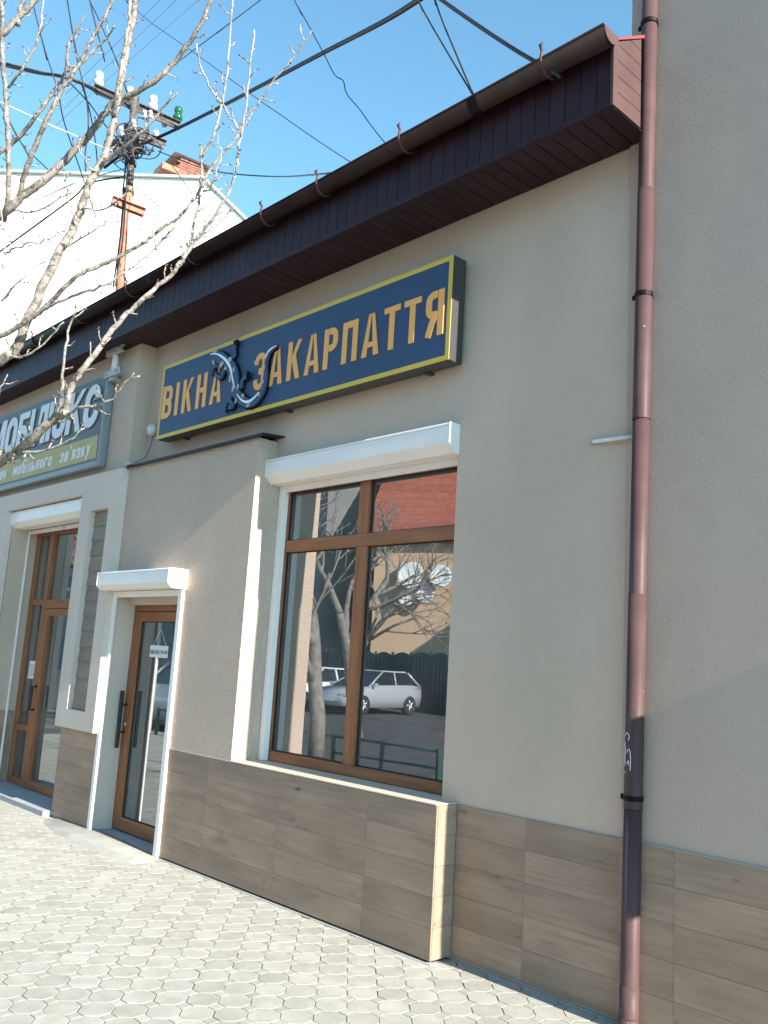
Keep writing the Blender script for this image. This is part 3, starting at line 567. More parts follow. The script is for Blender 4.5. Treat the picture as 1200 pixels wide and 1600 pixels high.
# ------------------------------------------------------------------ signs
def arc(cx, cz, r, a0, a1, n=6): return [(cx + r * math.cos(R(a0 + (a1 - a0) * i / n)), cz + r * math.sin(R(a0 + (a1 - a0) * i / n))) for i in range(n + 1)]
def glyph(ch, W, H, s, g):
    """narrow stencil capitals: list of ('poly', pts) and ('rib', pts)"""
    r = min(0.045, (W - s) / 2 - .001) if H < 0.4 else min(W * 0.34, (W - s) / 2 - .001); h2 = s / 2; out = []
    if ch in 'ВРЯЗ': r = min(r, (H * .5 - s) / 2 + h2 * .15)
    rect = lambda x0, x1, z0, z1: out.append(('poly', [(x0, z0), (x1, z0), (x1, z1), (x0, z1)]))
    if ch in 'ВР':
        rect(0, s, 0, H); mz = H * 0.5
        out.append(('rib', [(s + g, H - h2)] + arc(W - h2 - r, H - h2 - r, r, 90, 0) + arc(W - h2 - r, mz - h2 * 0 + r + (0 if ch == 'Р' else h2 * .2), r, 0, -90) + [(s + g, mz + (0 if ch == 'Р' else h2 * .2))]))
        if ch == 'В': out.append(('rib', [(s + g, mz - h2 * .2)] + arc(W - h2 - r, mz - h2 * .2 - r, r, 90, 0) + arc(W - h2 - r, h2 + r, r, 0, -90) + [(s + g, h2)]))
    elif ch == 'Я':
        rect(W - s, W, 0, H); mz = H * 0.47
        out.append(('rib', [(W - s - g, H - h2)] + arc(h2 + r, H - h2 - r, r, 90, 180) + arc(h2 + r, mz + r, r, 180, 270) + [(W - s - g, mz)]))
        out.append(('rib', [(W * 0.52, mz - h2 * .6), (W * 0.36, mz * 0.62), (h2 + .002, 0)]))
    elif ch == 'І': rect(0, s, 0, H)
    elif ch == 'К':
        rect(0, s, 0, H); out.append(('poly', [(s + g, H * .42), (s + g, H * .62), (W - s * .85, H), (W, H)])); out.append(('poly', [(s * 1.15, H * .50), (s * 1.9, H * .66), (W, 0), (W - s, 0)]))
    elif ch == 'Н': rect(0, s, 0, H); rect(W - s, W, 0, H); rect(s + g, W - s, H * .45, H * .45 + s * .85)
    elif ch == 'А':
        out.append(('poly', [(0, 0), (s, 0), (W * .5 + s * .05 - g, H), (W * .5 - s * .55, H)])); out.append(('poly', [(W - s, 0), (W, 0), (W * .5 + s * .55, H), (W * .5 + s * .05, H)]))
        rect(W * .30, W * .72, H * .21, H * .21 + s * .75)
    elif ch == 'З':
        mz = H * .5
        out.append(('rib', [(h2, H * .70), (h2, H - h2 - r)] + arc(h2 + r, H - h2 - r, r, 180, 90) + arc(W - h2 - r, H - h2 - r, r, 90, 0) + arc(W - h2 - r, mz + r, r, 0, -80) + [(W * .40, mz + .002)]))
        out.append(('rib', [(W * .40, mz - .002)] + arc(W - h2 - r, mz - r, r, 80, 0) + arc(W - h2 - r, h2 + r, r, 0, -90) + arc(h2 + r, h2 + r, r, 270, 180) + [(h2, H * .30)]))
    elif ch == 'г': rect(0, s, 0, H); rect(s, W, H - s * .85, H)
    elif ch == 'ь':
        rect(0, s, 0, H); mz = H * .56; r = min(r, (mz - s) / 2)
        out.append(('rib', [(s, mz - h2)] + arc(W - h2 - r, mz - h2 - r, r, 90, 0) + arc(W - h2 - r, h2 + r, r, 0, -90) + [(s, h2)]))
    elif ch == 'у': out.append(('poly', [(0, H), (s, H), (W * .5 + s * .5, H * .12), (W * .5 - s * .4, H * .12)])); out.append(('poly', [(W - s, H), (W, H), (W * .36, -H * .42), (W * .36 - s, -H * .42)]))
    elif ch == 'а':
        rect(W - s, W, 0, H * .78); mz = H * .56; r = min(r, (mz - s) / 2)
        out.append(('rib', [(h2 * .6, H * .82), (s, H - h2), (W - s, H - h2), (W - h2, H * .76)])); out.append(('rib', [(W - s, mz - h2)] + arc(h2 + r, mz - h2 - r, r, 90, 180) + arc(h2 + r, h2 + r, r, 180, 270) + [(W - s, h2)]))
    elif ch == 'б':
        out.append(('rib', arc(h2 + r, H - h2 - r, r, 180, 90) + arc(W - h2 - r, H - h2 - r, r, 90, 0) + arc(W - h2 - r, h2 + r, r, 0, -90) + arc(h2 + r, h2 + r, r, 270, 180) + [(h2, H - h2 - r)]))
        out.append(('rib', [(h2, H * .5), (h2, H * 1.05), (W * .35, H * 1.34), (W * .95, H * 1.45)]))
    elif ch == 'і': rect(0, s, 0, H); rect(0, s, H * 1.15, H * 1.15 + s)
    elif ch == '’': out.append(('poly', [(0, H * 1.1), (s * .5, H * 1.1), (s, H * 1.5), (0, H * 1.5)]))
    elif ch == 'П': rect(0, s, 0, H); rect(W - s, W, 0, H); rect(s, W - s, H - s, H)
    elif ch == 'Т': rect((W - s) / 2, (W + s) / 2, 0, H); rect(0, (W - s) / 2, H - s * .85, H); rect((W + s) / 2, W, H - s * .85, H)
    elif ch == 'М': rect(0, s, 0, H); rect(W - s, W, 0, H); out.append(('poly', [(s * .6, H), (s * 1.3, H), (W / 2 + s * .3, H * .2), (W / 2 - s * .3, H * .2)])); out.append(('poly', [(W - s * .6, H), (W / 2 + s * .3, H * .2), (W / 2 - s * .3, H * .2), (W - s * 1.3, H)]))
    elif ch == 'О':
        out.append(('rib', arc(h2 + r, H - h2 - r, r, 180, 90) + arc(W - h2 - r, H - h2 - r, r, 90, 0) + arc(W - h2 - r, h2 + r, r, 0, -90) + arc(h2 + r, h2 + r, r, 270, 180) + [(h2, H - h2 - r)]))
    elif ch == 'С':
        out.append(('rib', [(W - h2, H * .66), (W - h2, H - h2 - r)] + arc(W - h2 - r, H - h2 - r, r, 0, 90) + arc(h2 + r, H - h2 - r, r, 90, 180) + arc(h2 + r, h2 + r, r, 180, 270) + arc(W - h2 - r, h2 + r, r, 270, 360) + [(W - h2, H * .34)]))
    elif ch == 'Б':
        rect(0, s, 0, H); rect(s, W * .95, H - s * .8, H); mz = H * .55
        out.append(('rib', [(s, mz)] + arc(W - h2 - r, mz - r, r, 90, 0) + arc(W - h2 - r, h2 + r, r, 0, -90) + [(s, h2)]))
    elif ch == 'Л': rect(W - s, W, 0, H); rect(W * .35, W - s, H - s * .8, H); out.append(('poly', [(0, 0), (s * .9, 0), (W * .35 + s * .7, H - s * .8), (W * .35, H - s * .8), (W * .30, H * .35)]))
    elif ch == 'Ю':
        rect(0, s, 0, H); rect(s, s * 1.5, H * .45, H * .6); x = s * 1.45
        out.append(('rib', arc(x + h2 + r * .6, H - h2 - r * .6, r * .6, 180, 90) + arc(W - h2 - r * .6, H - h2 - r * .6, r * .6, 90, 0) + arc(W - h2 - r * .6, h2 + r * .6, r * .6, 0, -90) + arc(x + h2 + r * .6, h2 + r * .6, r * .6, 270, 180) + [(x + h2, H - h2 - r * .6)]))
    return out
def letter(ch, x, z, W, H, s, y0, y1, m_, parent, g=0.006, shear=0.0, name='letter'):
    mb = MB()
    for kk, (kind, pts) in enumerate(glyph(ch, W, H, s, g)):
        y0 = y0 - 0.0004 * (kk > 0)
        pts = [(x + a + shear * b, z + b) for a, b in pts]
        if kind == 'poly': mb.prism(pts, y0, y1, 'xz')
        else: mb.ribbon(pts, s, y0, y1)
    return mb.build(name, m_, parent)
SF = -0.152
sign = thing('shop_sign', 'large blue sign box with yellow border, orange letters and a spotted newt', 'sign', (-5.4, -0.03, 3.5))
SX0, SX1, SZ0, SZ1 = -7.195, -3.597, 3.498, 4.200
box('sign_box', SX0, SX1, SF, -0.03, SZ0, SZ1, 'sign_side', sign, 0.003)
bw = 0.034
bd = MB(); bd.box(SX0 + .001, SX1 - .001, SF - .004, SF - .0005, SZ0 + .001, SZ0 + bw); bd.box(SX0 + .001, SX1 - .001, SF - .004, SF - .0005, SZ1 - bw, SZ1 - .001); bd.box(SX0 + .001, SX0 + bw, SF - .004, SF - .0005, SZ0 + bw, SZ1 - bw); bd.box(SX1 - bw, SX1 - .001, SF - .004, SF - .0005, SZ0 + bw, SZ1 - bw)
bd.build('border', 'sign_yellow', sign)
box('panel', SX0 + bw, SX1 - bw, SF - .003, SF - .0005, SZ0 + bw, SZ1 - bw, 'sign_blue', sign, 0)
for x in (-6.9, -5.4, -3.9): box('bracket', x, x + 0.04, -0.06, 0.0, SZ0 - 0.012, SZ0, 'sign_side', sign, 0.002)
KS = 0.9918
def sg(x, z): return x * KS, 1.6 + (z - 1.6) * KS
for ch, xa, xb in (('В', -7.20, -7.035), ('І', -6.972, -6.925), ('К', -6.85, -6.685), ('Н', -6.619, -6.46), ('А', -6.395, -6.222), ('З', -5.752, -5.602), ('А', -5.547, -5.374), ('К', -5.316, -5.154), ('А', -5.101, -4.926),
                   ('Р', -4.880, -4.728), ('П', -4.673, -4.512), ('А', -4.458, -4.285), ('Т', -4.243, -4.087), ('Т', -4.048, -3.891), ('Я', -3.845, -3.687)):
    xa, z0 = sg(xa, 3.697); xb, z1 = sg(xb, 4.008)
    letter(ch, xa, z0, xb - xa, z1 - z0, 0.050, SF - 0.009, SF - 0.0035, 'letter_orange', sign)
newt = thing('newt', None, None, (-5.9, SF - .02, 3.9)); newt.parent = sign; newt.location = WLOC[newt] - WLOC[sign]
N0, N1 = SF - 0.034, SF - 0.016
sp = [sg(*p) for p in [(-6.385, 4.115), (-6.33, 4.115), (-6.25, 4.085), (-6.15, 4.03), (-6.06, 3.95), (-6.01, 3.86), (-5.98, 3.76), (-5.93, 3.69), (-5.845, 3.63), (-5.755, 3.595), (-5.67, 3.605), (-5.605, 3.65), (-5.57, 3.72), (-5.565, 3.80), (-5.572, 3.89), (-5.545, 3.965), (-5.49, 3.995), (-5.44, 4.003)]]
wd = [0.045, 0.09, 0.105, 0.085, 0.115, 0.115, 0.098, 0.088, 0.08, 0.072, 0.062, 0.055, 0.048, 0.040, 0.031, 0.022, 0.014, 0.008]
sps = spline([(a, b, 0) for a, b in sp], 4); ws = []
for i in range(len(wd) - 1):
    for j in range(4): ws.append(wd[i] + (wd[i + 1] - wd[i]) * j / 4)
ws.append(wd[-1])
MB().ribbon([(p.x, p.y) for p in sps], ws, N0, N1).build('body', 'newt_body', newt)
MB().ribbon([(p.x + .004, p.y - .003) for p in sps], [q + .020 for q in ws], N1 + .0004, SF - .0032).build('body_edge', 'newt_outline', newt)
def nrib(name, pts, wdd, m_, y0, y1):
    P = spline([(*sg(*p), 0) for p in pts], 5); n_ = len(P) - 1
    MB().ribbon([(p.x, p.y) for p in P], [wdd[0] + (wdd[1] - wdd[0]) * abs(2 * i / n_ - 1) for i in range(n_ + 1)], y0, y1).build(name, m_, newt)
nrib('back_stripe', [(-6.395, 4.145), (-6.294, 4.125), (-6.166, 4.055), (-6.07, 3.962), (-6.025, 3.867), (-5.975, 3.76)], (0.026, 0.006), 'newt_white', N0 - 0.008, N0 - 0.0005)
nrib('tail_stripe', [(-5.93, 3.70), (-5.85, 3.635), (-5.76, 3.605), (-5.68, 3.625), (-5.62, 3.66)], (0.024, 0.006), 'newt_white', N0 - 0.008, N0 - 0.0005)
nrib('tip_stripe', [(-5.572, 3.93), (-5.545, 3.975), (-5.49, 3.998), (-5.44, 4.005)], (0.014, 0.004), 'newt_white', N0 - 0.008, N0 - 0.0005)
for pts in ([(-6.08, 4.04), (-6.035, 4.066), (-6.05, 4.12), (-6.036, 4.15)], [(-6.17, 3.97), (-6.215, 3.905), (-6.28, 3.93), (-6.311, 3.96)], [(-5.90, 3.745), (-5.887, 3.815), (-5.83, 3.832)], [(-6.0, 3.72), (-6.05, 3.69), (-5.99, 3.615), (-6.05, 3.61)]):
    nrib('leg', pts, (0.028, 0.036), 'newt_body', N0 + 0.002, N1)
    nrib('leg_edge', [(a + .004, b - .003) for a, b in pts], (0.044, 0.05), 'newt_outline', N1 + .0004, SF - .0032)
    a = Vector(pts[-1]); 
    for t in (-60, -20, 20, 60):
        d = (a - Vector(pts[-2])).normalized(); d = Vector((d.x * math.cos(R(t)) - d.y * math.sin(R(t)), d.x * math.sin(R(t)) + d.y * math.cos(R(t))))
        nrib('toe', [tuple(a - d * .01), tuple(a + d * 0.05)], (0.014, 0.012), 'newt_outline', N0 + 0.003, N1)
for x, z, rx, rz, t in ((-6.33, 4.155, .05, .018, 20), (-6.34, 4.06, .04, .018, -50), (-6.21, 4.015, .045, .03, 30), (-6.09, 4.03, .04, .035, 0), (-6.14, 3.965, .025, .022, 0), (-6.015, 3.93, .018, .032, 0), (-6.06, 3.86, .018, .05, 10), (-6.0, 3.76, .02, .04, -10), (-5.93, 3.765, .018, .035, -10), (-5.845, 3.672, .024, .026, 0), (-5.94, 3.645, .014, .035, -25), (-5.76, 3.575, .035, .016, 15), (-5.62, 3.64, .02, .022, 30), (-5.582, 3.74, .02, .018, 0), (-5.575, 3.86, .01, .03, 0)):
    x, z = sg(x, z); rx *= .72; rz *= .72; P = [(x + rx * math.cos(a) * math.cos(R(t)) - rz * math.sin(a) * math.sin(R(t)), z + rx * math.cos(a) * math.sin(R(t)) + rz * math.sin(a) * math.cos(R(t))) for a in [2 * math.pi * k / 12 for k in range(12)]]
    MB().prism(P, N0 - 0.005, N0 - 0.0006, 'xz').build('spot', 'newt_spot', newt)

# neighbour's sign
sign2 = thing('shop_sign', 'slate-grey sign box with pale blue italic letters over an olive band', 'sign', (-9.9, -0.18, 3.35))
TF = -0.275; TX0, TX1, TZ0, TZ1 = -12.6, -8.112, 3.345, 4.285
box('sign_box', TX0, TX1, TF + .004, -0.172, TZ0, TZ1, 'sign2_trim', sign2, 0.022)
box('panel', TX0 + .03, TX1 - .028, TF, TF + .0035, TZ0 + .06, TZ1 - .02, 'sign2_dark', sign2, 0)
box('band', TX0 + .03, TX1 - .028, TF - .002, TF - .0004, 3.425, 3.66, 'sign2_olive', sign2, 0)
x = -11.05
for ch, wd_ in (('М', .40), ('О', .32), ('Б', .30), ('І', .10), ('Л', .34), ('Ю', .46), ('К', .36), ('С', .33)):
    letter(ch, x + .012, 3.755, wd_, .445, .10, TF - 0.006, TF - 0.0005, 'letter_shadow', sign2, 0.0, 0.10, 'letter_shadow')
    letter(ch, x, 3.765, wd_, .445, .10, TF - 0.014, TF - 0.0065, 'sign2_letter', sign2, 0.0, 0.10); x += wd_ + 0.034
def text(body, name, x, y, z, size, m_, parent, align='RIGHT', shear=0.0, sx=1.0, depth=0.001, spacing=1.0):
    cu = bpy.data.curves.new(name, 'FONT'); cu.body = body; cu.size = size; cu.align_x = align; cu.extrude = depth; cu.shear = shear; cu.space_character = spacing; cu.offset = 0.0
    cu.resolution_u = 3
    o = bpy.data.objects.new(name, cu); COL.objects.link(o); bpy.context.view_layer.update()
    me = bpy.data.meshes.new_from_object(o.evaluated_get(bpy.context.evaluated_depsgraph_get())); bpy.data.objects.remove(o)
    for v in me.vertices: a, b, c = v.co; v.co = (a * sx, -c, b)
    me.materials.clear()
    bm = bmesh.new(); bm.from_mesh(me); seen = set(); k = 0
    for v0 in bm.verts:                                                  # strokes that cross lie a hair apart
        if v0 in seen: continue
        st_ = [v0]; seen.add(v0)
        while st_:
            q = st_.pop(); q.co.y -= 0.0005 * (k % 3)
            for e in q.link_edges:
                o2 = e.other_vert(q)
                if o2 not in seen: seen.add(o2); st_.append(o2)
        k += 1
    bm.to_mesh(me); bm.free()
    return place(name, me, Vector((x, y, z)), m_, parent)
x = -8.262
for ch in reversed('салон мобільного зв’язку'):
    wd_ = {' ': .16, 'і': .03, '’': .03, 'м': .11}.get(ch, .082)
    x -= wd_ + .028
    if ch != ' ': letter(ch if ch in 'гьуабі’' else ch.upper(), x, 3.475, wd_, .108, .027, TF - 0.006, TF - 0.0022, 'sign2_letter', sign2, 0.0, 0.14, 'small_letter')

# notices on the doors
nt1 = thing('door_notice', 'small white notice hanging on a string behind the shop door glass', 'notice', (-7.09, 0.03, 1.54))
NYY = DY + 0.012
box('card', -7.245, -6.935, NYY, NYY + 0.003, 1.54, 1.645, 'paper', nt1, 0)
MB().tube([(-7.20, NYY, 1.642), (-7.085, NYY - .002, 1.79), (-6.97, NYY, 1.642)], 0.0025, 5).build('string', 'paper', nt1)
text('050-453-79-49', 'lettering', -7.09, NYY - 0.0015, 1.568, 0.052, 'ink', nt1, 'CENTER', 0, 0.95, 0.0004)
nt2 = thing('door_notice', 'white paper sheet stuck on the sidelight of the left double door', 'notice', (-10.03, NY + 0.03, 1.2))
box('sheet', -10.15, -9.945, NY + 0.026, NY + 0.0285, 1.205, 1.40, 'paper', nt2, 0)
for k in range(6): box('text_line', -10.13, -9.97 - 0.02 * (k % 3), NY + 0.0245, NY + 0.0258, 1.235 + k * 0.024, 1.241 + k * 0.024, 'cable_grey', nt2, 0)

# ------------------------------------------------------------------ small wall fittings
fx = thing('wall_lamp', 'small round white lamp beside the lower left corner of the blue sign', 'lamp', (-7.50, -0.02, 3.66))
MB().lathe((-7.505, 0.0, 3.665), (0, -1, 0), [(0, .045), (.02, .045), (.021, .055), (.05, .058), (.075, .045), (.085, .02)], 18).build('dome', 'white_plastic', fx)
MB().tube(spline([(-7.50, -0.03, 3.61), (-7.53, -0.03, 3.5), (-7.555, -0.06, 3.40), (-7.55, -0.19, 3.31)]), 0.003, 5).build('lead', 'cable_black', fx)
br = thing('sign_bracket', 'pale metal bracket tube with bolted plates under the eaves by the left sign', 'bracket', (-7.95, -0.25, 4.3))
BY = -0.235
MB().tube([(-8.04, BY, 4.24), (-8.04, BY, 4.53)], 0.032, 16).build('tube', 'white_metal', br)
for z in (4.27, 4.50):
    q = MB(); q.box(-8.17, -7.83, BY - 0.047, BY - 0.041, z - .032, z + .032); q.box(-8.17, -7.83, BY - 0.041, BY - 0.010, z - .032, z - .026); q.box(-8.17, -7.83, BY - 0.041, BY - 0.010, z + .026, z + .032); q.build('plate', 'galvanised', br, 0.001)
    for xx in (-8.12, -7.90): MB().lathe((xx, BY - .047, z), (0, -1, 0), [(0, .016), (.010, .016), (.0101, .008), (.02, .008)], 8, False).build('bolt', 'galvanised', br)
box('foot', -8.09, -7.99, BY - 0.03, -0.171, 4.205, 4.237, 'galvanised', br, 0.004)

# ------------------------------------------------------------------ tall white house far behind on the left
wh = thing('white_house', 'tall blank white house wall behind the left roofs with a brick chimney', 'building', at(150, 600, 23))
wd0 = at(-260, 262, 22.0); wd1 = at(318, 281, 22.0); wd2 = at(386, 347, 22.2); wd3 = at(520, 480, 22.6)
nrm = Vector(((wd1 - wd0).y, -(wd1 - wd0).x, 0)).normalized()
if nrm.dot(CAM - wd0) < 0: nrm = -nrm
def wallpoly(top, zb, th):
    n = len(top); V = []
    for off in (Vector((0, 0, 0)), -nrm * th):
        V += [p + off for p in top] + [Vector((p.x, p.y, zb)) + off for p in reversed(top)]
    m_ = 2 * n
    return MB().add(V, [tuple(range(m_)), tuple(range(2 * m_ - 1, m_ - 1, -1))] + [((i + 1) % m_, i, m_ + i, m_ + (i + 1) % m_) for i in range(m_)])
wallpoly([wd0, wd1, wd2, wd3], -0.1, 8.0).build('wall', 'white_render', wh)
cp = MB()
for a, b in ((wd0, wd1), (wd1, wd2), (wd2, wd3)):
    d = (b - a).normalized(); c = (a + b) / 2 - nrm * 4; up = d.cross(nrm); up = up if up.z > 0 else -up
    cp.obox(c + up * 0.03, d * ((b - a).length / 2 + .03), nrm * 4.1, up * 0.03)
cp.build('roof_edge', 'galvanised', wh)
cc = at(290, 273, 24.0); ch = thing('chimney', None, None, cc); ch.parent = wh; ch.location = cc - WLOC[wh]
dx = (wd1 - wd0); dx.z = 0; dx.normalize(); dx = (dx * .8 - nrm * .6).normalized(); dy = Vector((-dx.y, dx.x, 0))
def cbrick(c, key, ex, ey):
    if key not in _cache: _cache[key] = MB().obox((0, 0, 0), dx * ex, dy * ey, (0, 0, 0.034)).mesh('brick', 0.004, 1)[0]
    place('brick', _cache[key], c, 'brick_red', ch)
for r_ in range(8):
    z = Vector((0, 0, -0.40 + r_ * 0.08)); e = .03 if r_ % 2 else -.03
    for k in range(3):
        for sgn in (1, -1): cbrick(cc + dx * ((k - 1) * .255 + e) + dy * (.36 * sgn) + z, ('cb', 0), .122, .055)
    for k in range(2):
        for sgn in (1, -1): cbrick(cc + dx * (.36 * sgn) + dy * ((k - .5) * .29) + z, ('cb', 1), .05, .138)
MB().obox(cc + Vector((0, 0, -0.12)), dx * 0.33, dy * 0.33, (0, 0, 0.33)).build('flue', 'grout', ch)
hip = MB(); t0 = cc + Vector((0, 0, 0.215)); a_, b_ = dx * 0.56, dy * 0.52
hip.add([t0 - a_ - b_, t0 + a_ - b_, t0 + a_ + b_, t0 - a_ + b_, t0 - a_ * .25 + Vector((0, 0, .22)), t0 + a_ * .25 + Vector((0, 0, .22))], [(0, 3, 2, 1), (0, 1, 5, 4), (2, 3, 4, 5), (1, 2, 5), (3, 0, 4)]); hip.build('cap', 'concrete', ch)
MB().obox(at(266, 272, 23.6), dx * 0.35, dy * 0.3, (0, 0, 0.09)).build('ridge', 'mast_rust', wh, .02)

# ------------------------------------------------------------------ roof mast with cross-arms and insulators
MY = 0.5
def mp(px, py, dy_=0.0): return onY(px, py, MY + dy_)
mast = thing('utility_mast', 'rusty steel mast on the roof with cross-arms, insulators and tangled cables', 'utility pole', mp(188, 470))
lo, mid, hi, top = mp(186, 500), mp(196, 330), mp(204, 262), mp(211, 150)
MB().tube([lo, mp(190, 410), mid, mp(203, 292)], [.055, .053, .048, .046], 14).build('lower_tube', 'mast_rust', mast)
MB().tube([mp(203, 292), hi, mp(207, 215), top], [.044, .046, .05, .055], 14).build('upper_tube', 'mast_grey', mast)
def arm(name, p, q, hw, hh, m_):
    d = (q - p).normalized(); s_ = d.cross(Vector((0, 0, 1))).normalized(); u_ = s_.cross(d); b = MB()
    for sg_ in (-1, 1):
        c = (p + q) / 2 + s_ * (hw * sg_); b.obox(c, d * ((q - p).length / 2), s_ * 0.006, u_ * hh); b.obox(c + u_ * hh + s_ * (.018 * sg_), d * ((q - p).length / 2), s_ * 0.024, u_ * 0.005)
    return b.build(name, m_, mast)
A0, A1 = onY(147, 139, MY - 0.35), onY(281, 198, MY + 0.62)
arm('cross_arm', A0, A1, 0.045, 0.027, 'mast_grey')
B0, B1 = onY(196, 213, MY - 0.12), onY(262, 197, MY + 0.55)
arm('cross_arm', onY(200, 205, MY - .05), onY(258, 228, MY + .4), 0.05, 0.03, 'mast_grey')
arm('cross_arm', onY(174, 314, MY - .18), onY(226, 334, MY + .2), 0.035, 0.04, 'mast_rust')
def insul(p, m_, k=1.0, axis=(0, 0, 1)):
    b = MB(); b.lathe(p, axis, [(0, .028 * k), (.03 * k, .062 * k), (.075 * k, .066 * k), (.09 * k, .040 * k), (.11 * k, .038 * k), (.125 * k, .052 * k), (.17 * k, .055 * k), (.20 * k, .045 * k), (.215 * k, .02 * k)], 14); return b.build('insulator', m_, mast)
def lerp(p, q, t): return p + (q - p) * t
for t, m_, k in ((0.04, 'porcelain', 1.0), (0.40, 'porcelain', 0.9), (0.67, 'porcelain', 1.0), (0.965, 'insulator_green', 1.0)):
    p = lerp(A0, A1, t) + Vector((0, 0, 0.035)); MB().tube([p - Vector((0, 0, .1)), p + Vector((0, 0, .03))], .012, 6).build('pin', 'mast_grey', mast); insul(p + Vector((0, 0, .02)), m_, k)
for px, py, dy_, k in ((257, 200, .5, .6), (245, 224, .35, .75), (227, 186, .1, .5), (236, 186, .15, .5), (230, 193, .15, .45), (210, 203, 0, .6), (190, 214, -.1, .6)): insul(mp(px, py, dy_), 'porcelain', k, (0.2, -0.3, 0.8))
for px, py in ((208, 165), (208, 204), (204, 255), (200, 300)):
    p = mp(px, py); MB().lathe(p - Vector((0, 0, .03)), (0, 0, 1), [(0, .075), (.055, .075)], 14).build('clamp_ring', 'mast_grey', mast)
rn = random.Random(11)
for k in range(46):                                                     # tangle of slack service leads
    c = mp(206 + rn.gauss(0, 12), 222 + rn.gauss(0, 11), rn.uniform(-.2, .25)); r0 = rn.uniform(.05, .22); a0 = rn.uniform(0, 6.3); n_ = rn.randint(6, 12)
    u = Vector((rn.gauss(0, 1), rn.gauss(0, 1), rn.gauss(0, .5))).normalized(); v = u.orthogonal().normalized()
    MB().tube(spline([c + u * (r0 * math.cos(a0 + i * .7)) * (1 + .2 * rn.random()) + v * (r0 * .8 * math.sin(a0 + i * .7)) + Vector((0, 0, -.012 * i)) for i in range(n_)], 3), rn.choice((.006, .008, .011)), 5).build('slack_lead', rn.choice(('cable_black', 'cable_black', 'mast_grey', 'cable_grey')), mast)
for k in range(22):
    p = mp(206 + rn.gauss(0, 9), 222 + rn.gauss(0, 10), rn.uniform(-.1, .2)); MB().obox(p, Vector((rn.uniform(.03, .07), .02, 0)), Vector((-.01, rn.uniform(.02, .04), .01)), Vector((0, 0, rn.uniform(.02, .06)))).build('connector', 'mast_grey' if k % 3 else 'cable_black', mast, 0.006)
for k in range(4):
    o_ = Vector((.03 * k - .045, -.055 - .01 * (k % 2), 0)); MB().tube(spline([mp(207, 240) + o_, mp(203, 300) + o_ * 1.2, mp(200, 340) + o_, mp(198, 390) + o_ * 1.4, mp(190, 420) + o_, mp(186, 450) + o_]), .009, 5).build('riser_cable', ('cable_grey', 'cable_black', 'mast_grey', 'cable_black')[k], mast)
# turnbuckles on the guys
for (a, b) in (((268, 257), (300, 302)), ((212, 292), (247, 322))):
    pa, pb = mp(*a), mp(*b); MB().tube([pa, pb], .006, 5).build('stay', 'mast_grey', mast); e = lerp(pa, pb, .75); d = (pb - pa).normalized(); s_ = d.orthogonal().normalized()
    MB().tube([e - d * .08, e - d * .05 + s_ * .02, e + d * .05 + s_ * .02, e + d * .08], .005, 5).build('turnbuckle', 'mast_rust', mast)

# ------------------------------------------------------------------ overhead cables
def cable(pts, r, m_, label):
    pts = [Vector(p) for p in pts]                                       # wires that leave the picture run on to the next pole
    if not in_view(pts[0], 0): pts.insert(0, pts[0] + (pts[0] - pts[1]).normalized() * 14)
    if not in_view(pts[-1], 0) and r < .02: pts.append(pts[-1] + (pts[-1] - pts[-2]).normalized() * 14)
    MB().tube(spline(pts, 5), r, 6).build('overhead_cable', m_, None, 0, label, 'cable', 'overhead cables round the mast')
md = (mp(207, 215) - CAM).dot(CF)
cable([at(163, 262, md + .1), at(205, 232, md - .1), at(260, 209, md - .2), at(333, 173, md - 1.0), at(400, 138, md - 1.9), at(506, 82, md - 3.2), at(597, 35, md - 4.2), at(657, -2, md - 4.8), at(760, -70, md - 5.6)], .021, 'cable_black', 'thick black cable rising from the mast to the top edge of the photo')
cable([at(-60, 88, md + 1), at(10, 103, md + .6), at(60, 114, md + .3), at(95, 119, md + .1), at(127, 130, md), at(152, 143, md - .1), at(205, 165, md)], .022, 'cable_black', 'thick cable bundle entering from the left edge to the upper cross-arm')
cable([at(-60, 84, md + 1), at(10, 99, md + .6), at(60, 111, md + .3), at(95, 121, md + .1), at(120, 126, md), at(150, 138, md - .1)], .012, 'cable_grey', 'grey cable running just above the thick bundle at the left edge')
ge = lambda px, py: onY(px, py, -0.50)
cable([at(600, -110, 7), at(655, 4, 6.2), ge(698, 80) + Vector((0, 0, 0)), ge(739.6, 149.5)], .006, 'cable_black', 'left of two thin wires meeting at the gutter above the sign')
cable([at(655, -110, 7), at(680, 0, 6.1), ge(713, 85), ge(740.5, 149.5)], .006, 'cable_black', 'right of two thin wires meeting at the gutter above the sign')
cable([at(540, -110, 7), at(688, 0, 5.8), ge(796, 73.7), ge(861, 110.5), ge(876, 122)], .009, 'cable_black', 'black wire reaching the gutter at its rightmost hook')
cable([at(543, -110, 7), at(692, -1, 5.8), ge(798, 71), ge(862, 108), ge(870, 118)], .005, 'cable_black', 'thin twin of the wire at the rightmost gutter hook')
cable([at(435, -50, 9), at(460, 0, 8.4), at(484, 43, 8), at(506, 84, 7.6), at(523, 117, 7.3), at(536, 126, 7.2), at(542, 147, 7.1), at(562, 171, 6.8), at(579, 195, 6.6), ge(605, 227), ge(620, 237)], .0045, 'cable_black', 'thin kinked wire dropping to the gutter left of the second hook')
cable([at(170, -40, 12), at(197, 0, 11.5), at(233, 33, 11), at(300, 80, 10), at(400, 153, 8.8), at(432, 175, 8.5), at(501, 223, 7.8), ge(566, 265)], .0045, 'cable_black', 'thin straight wire crossing the sky down to the gutter middle')
cable([at(247, 236, md), at(300, 257, md - .6), at(350, 270, md - 1.2), at(436, 276, md - 2.0), ge(523, 270)], .007, 'cable_black', 'sagging wire from the mast to the gutter')
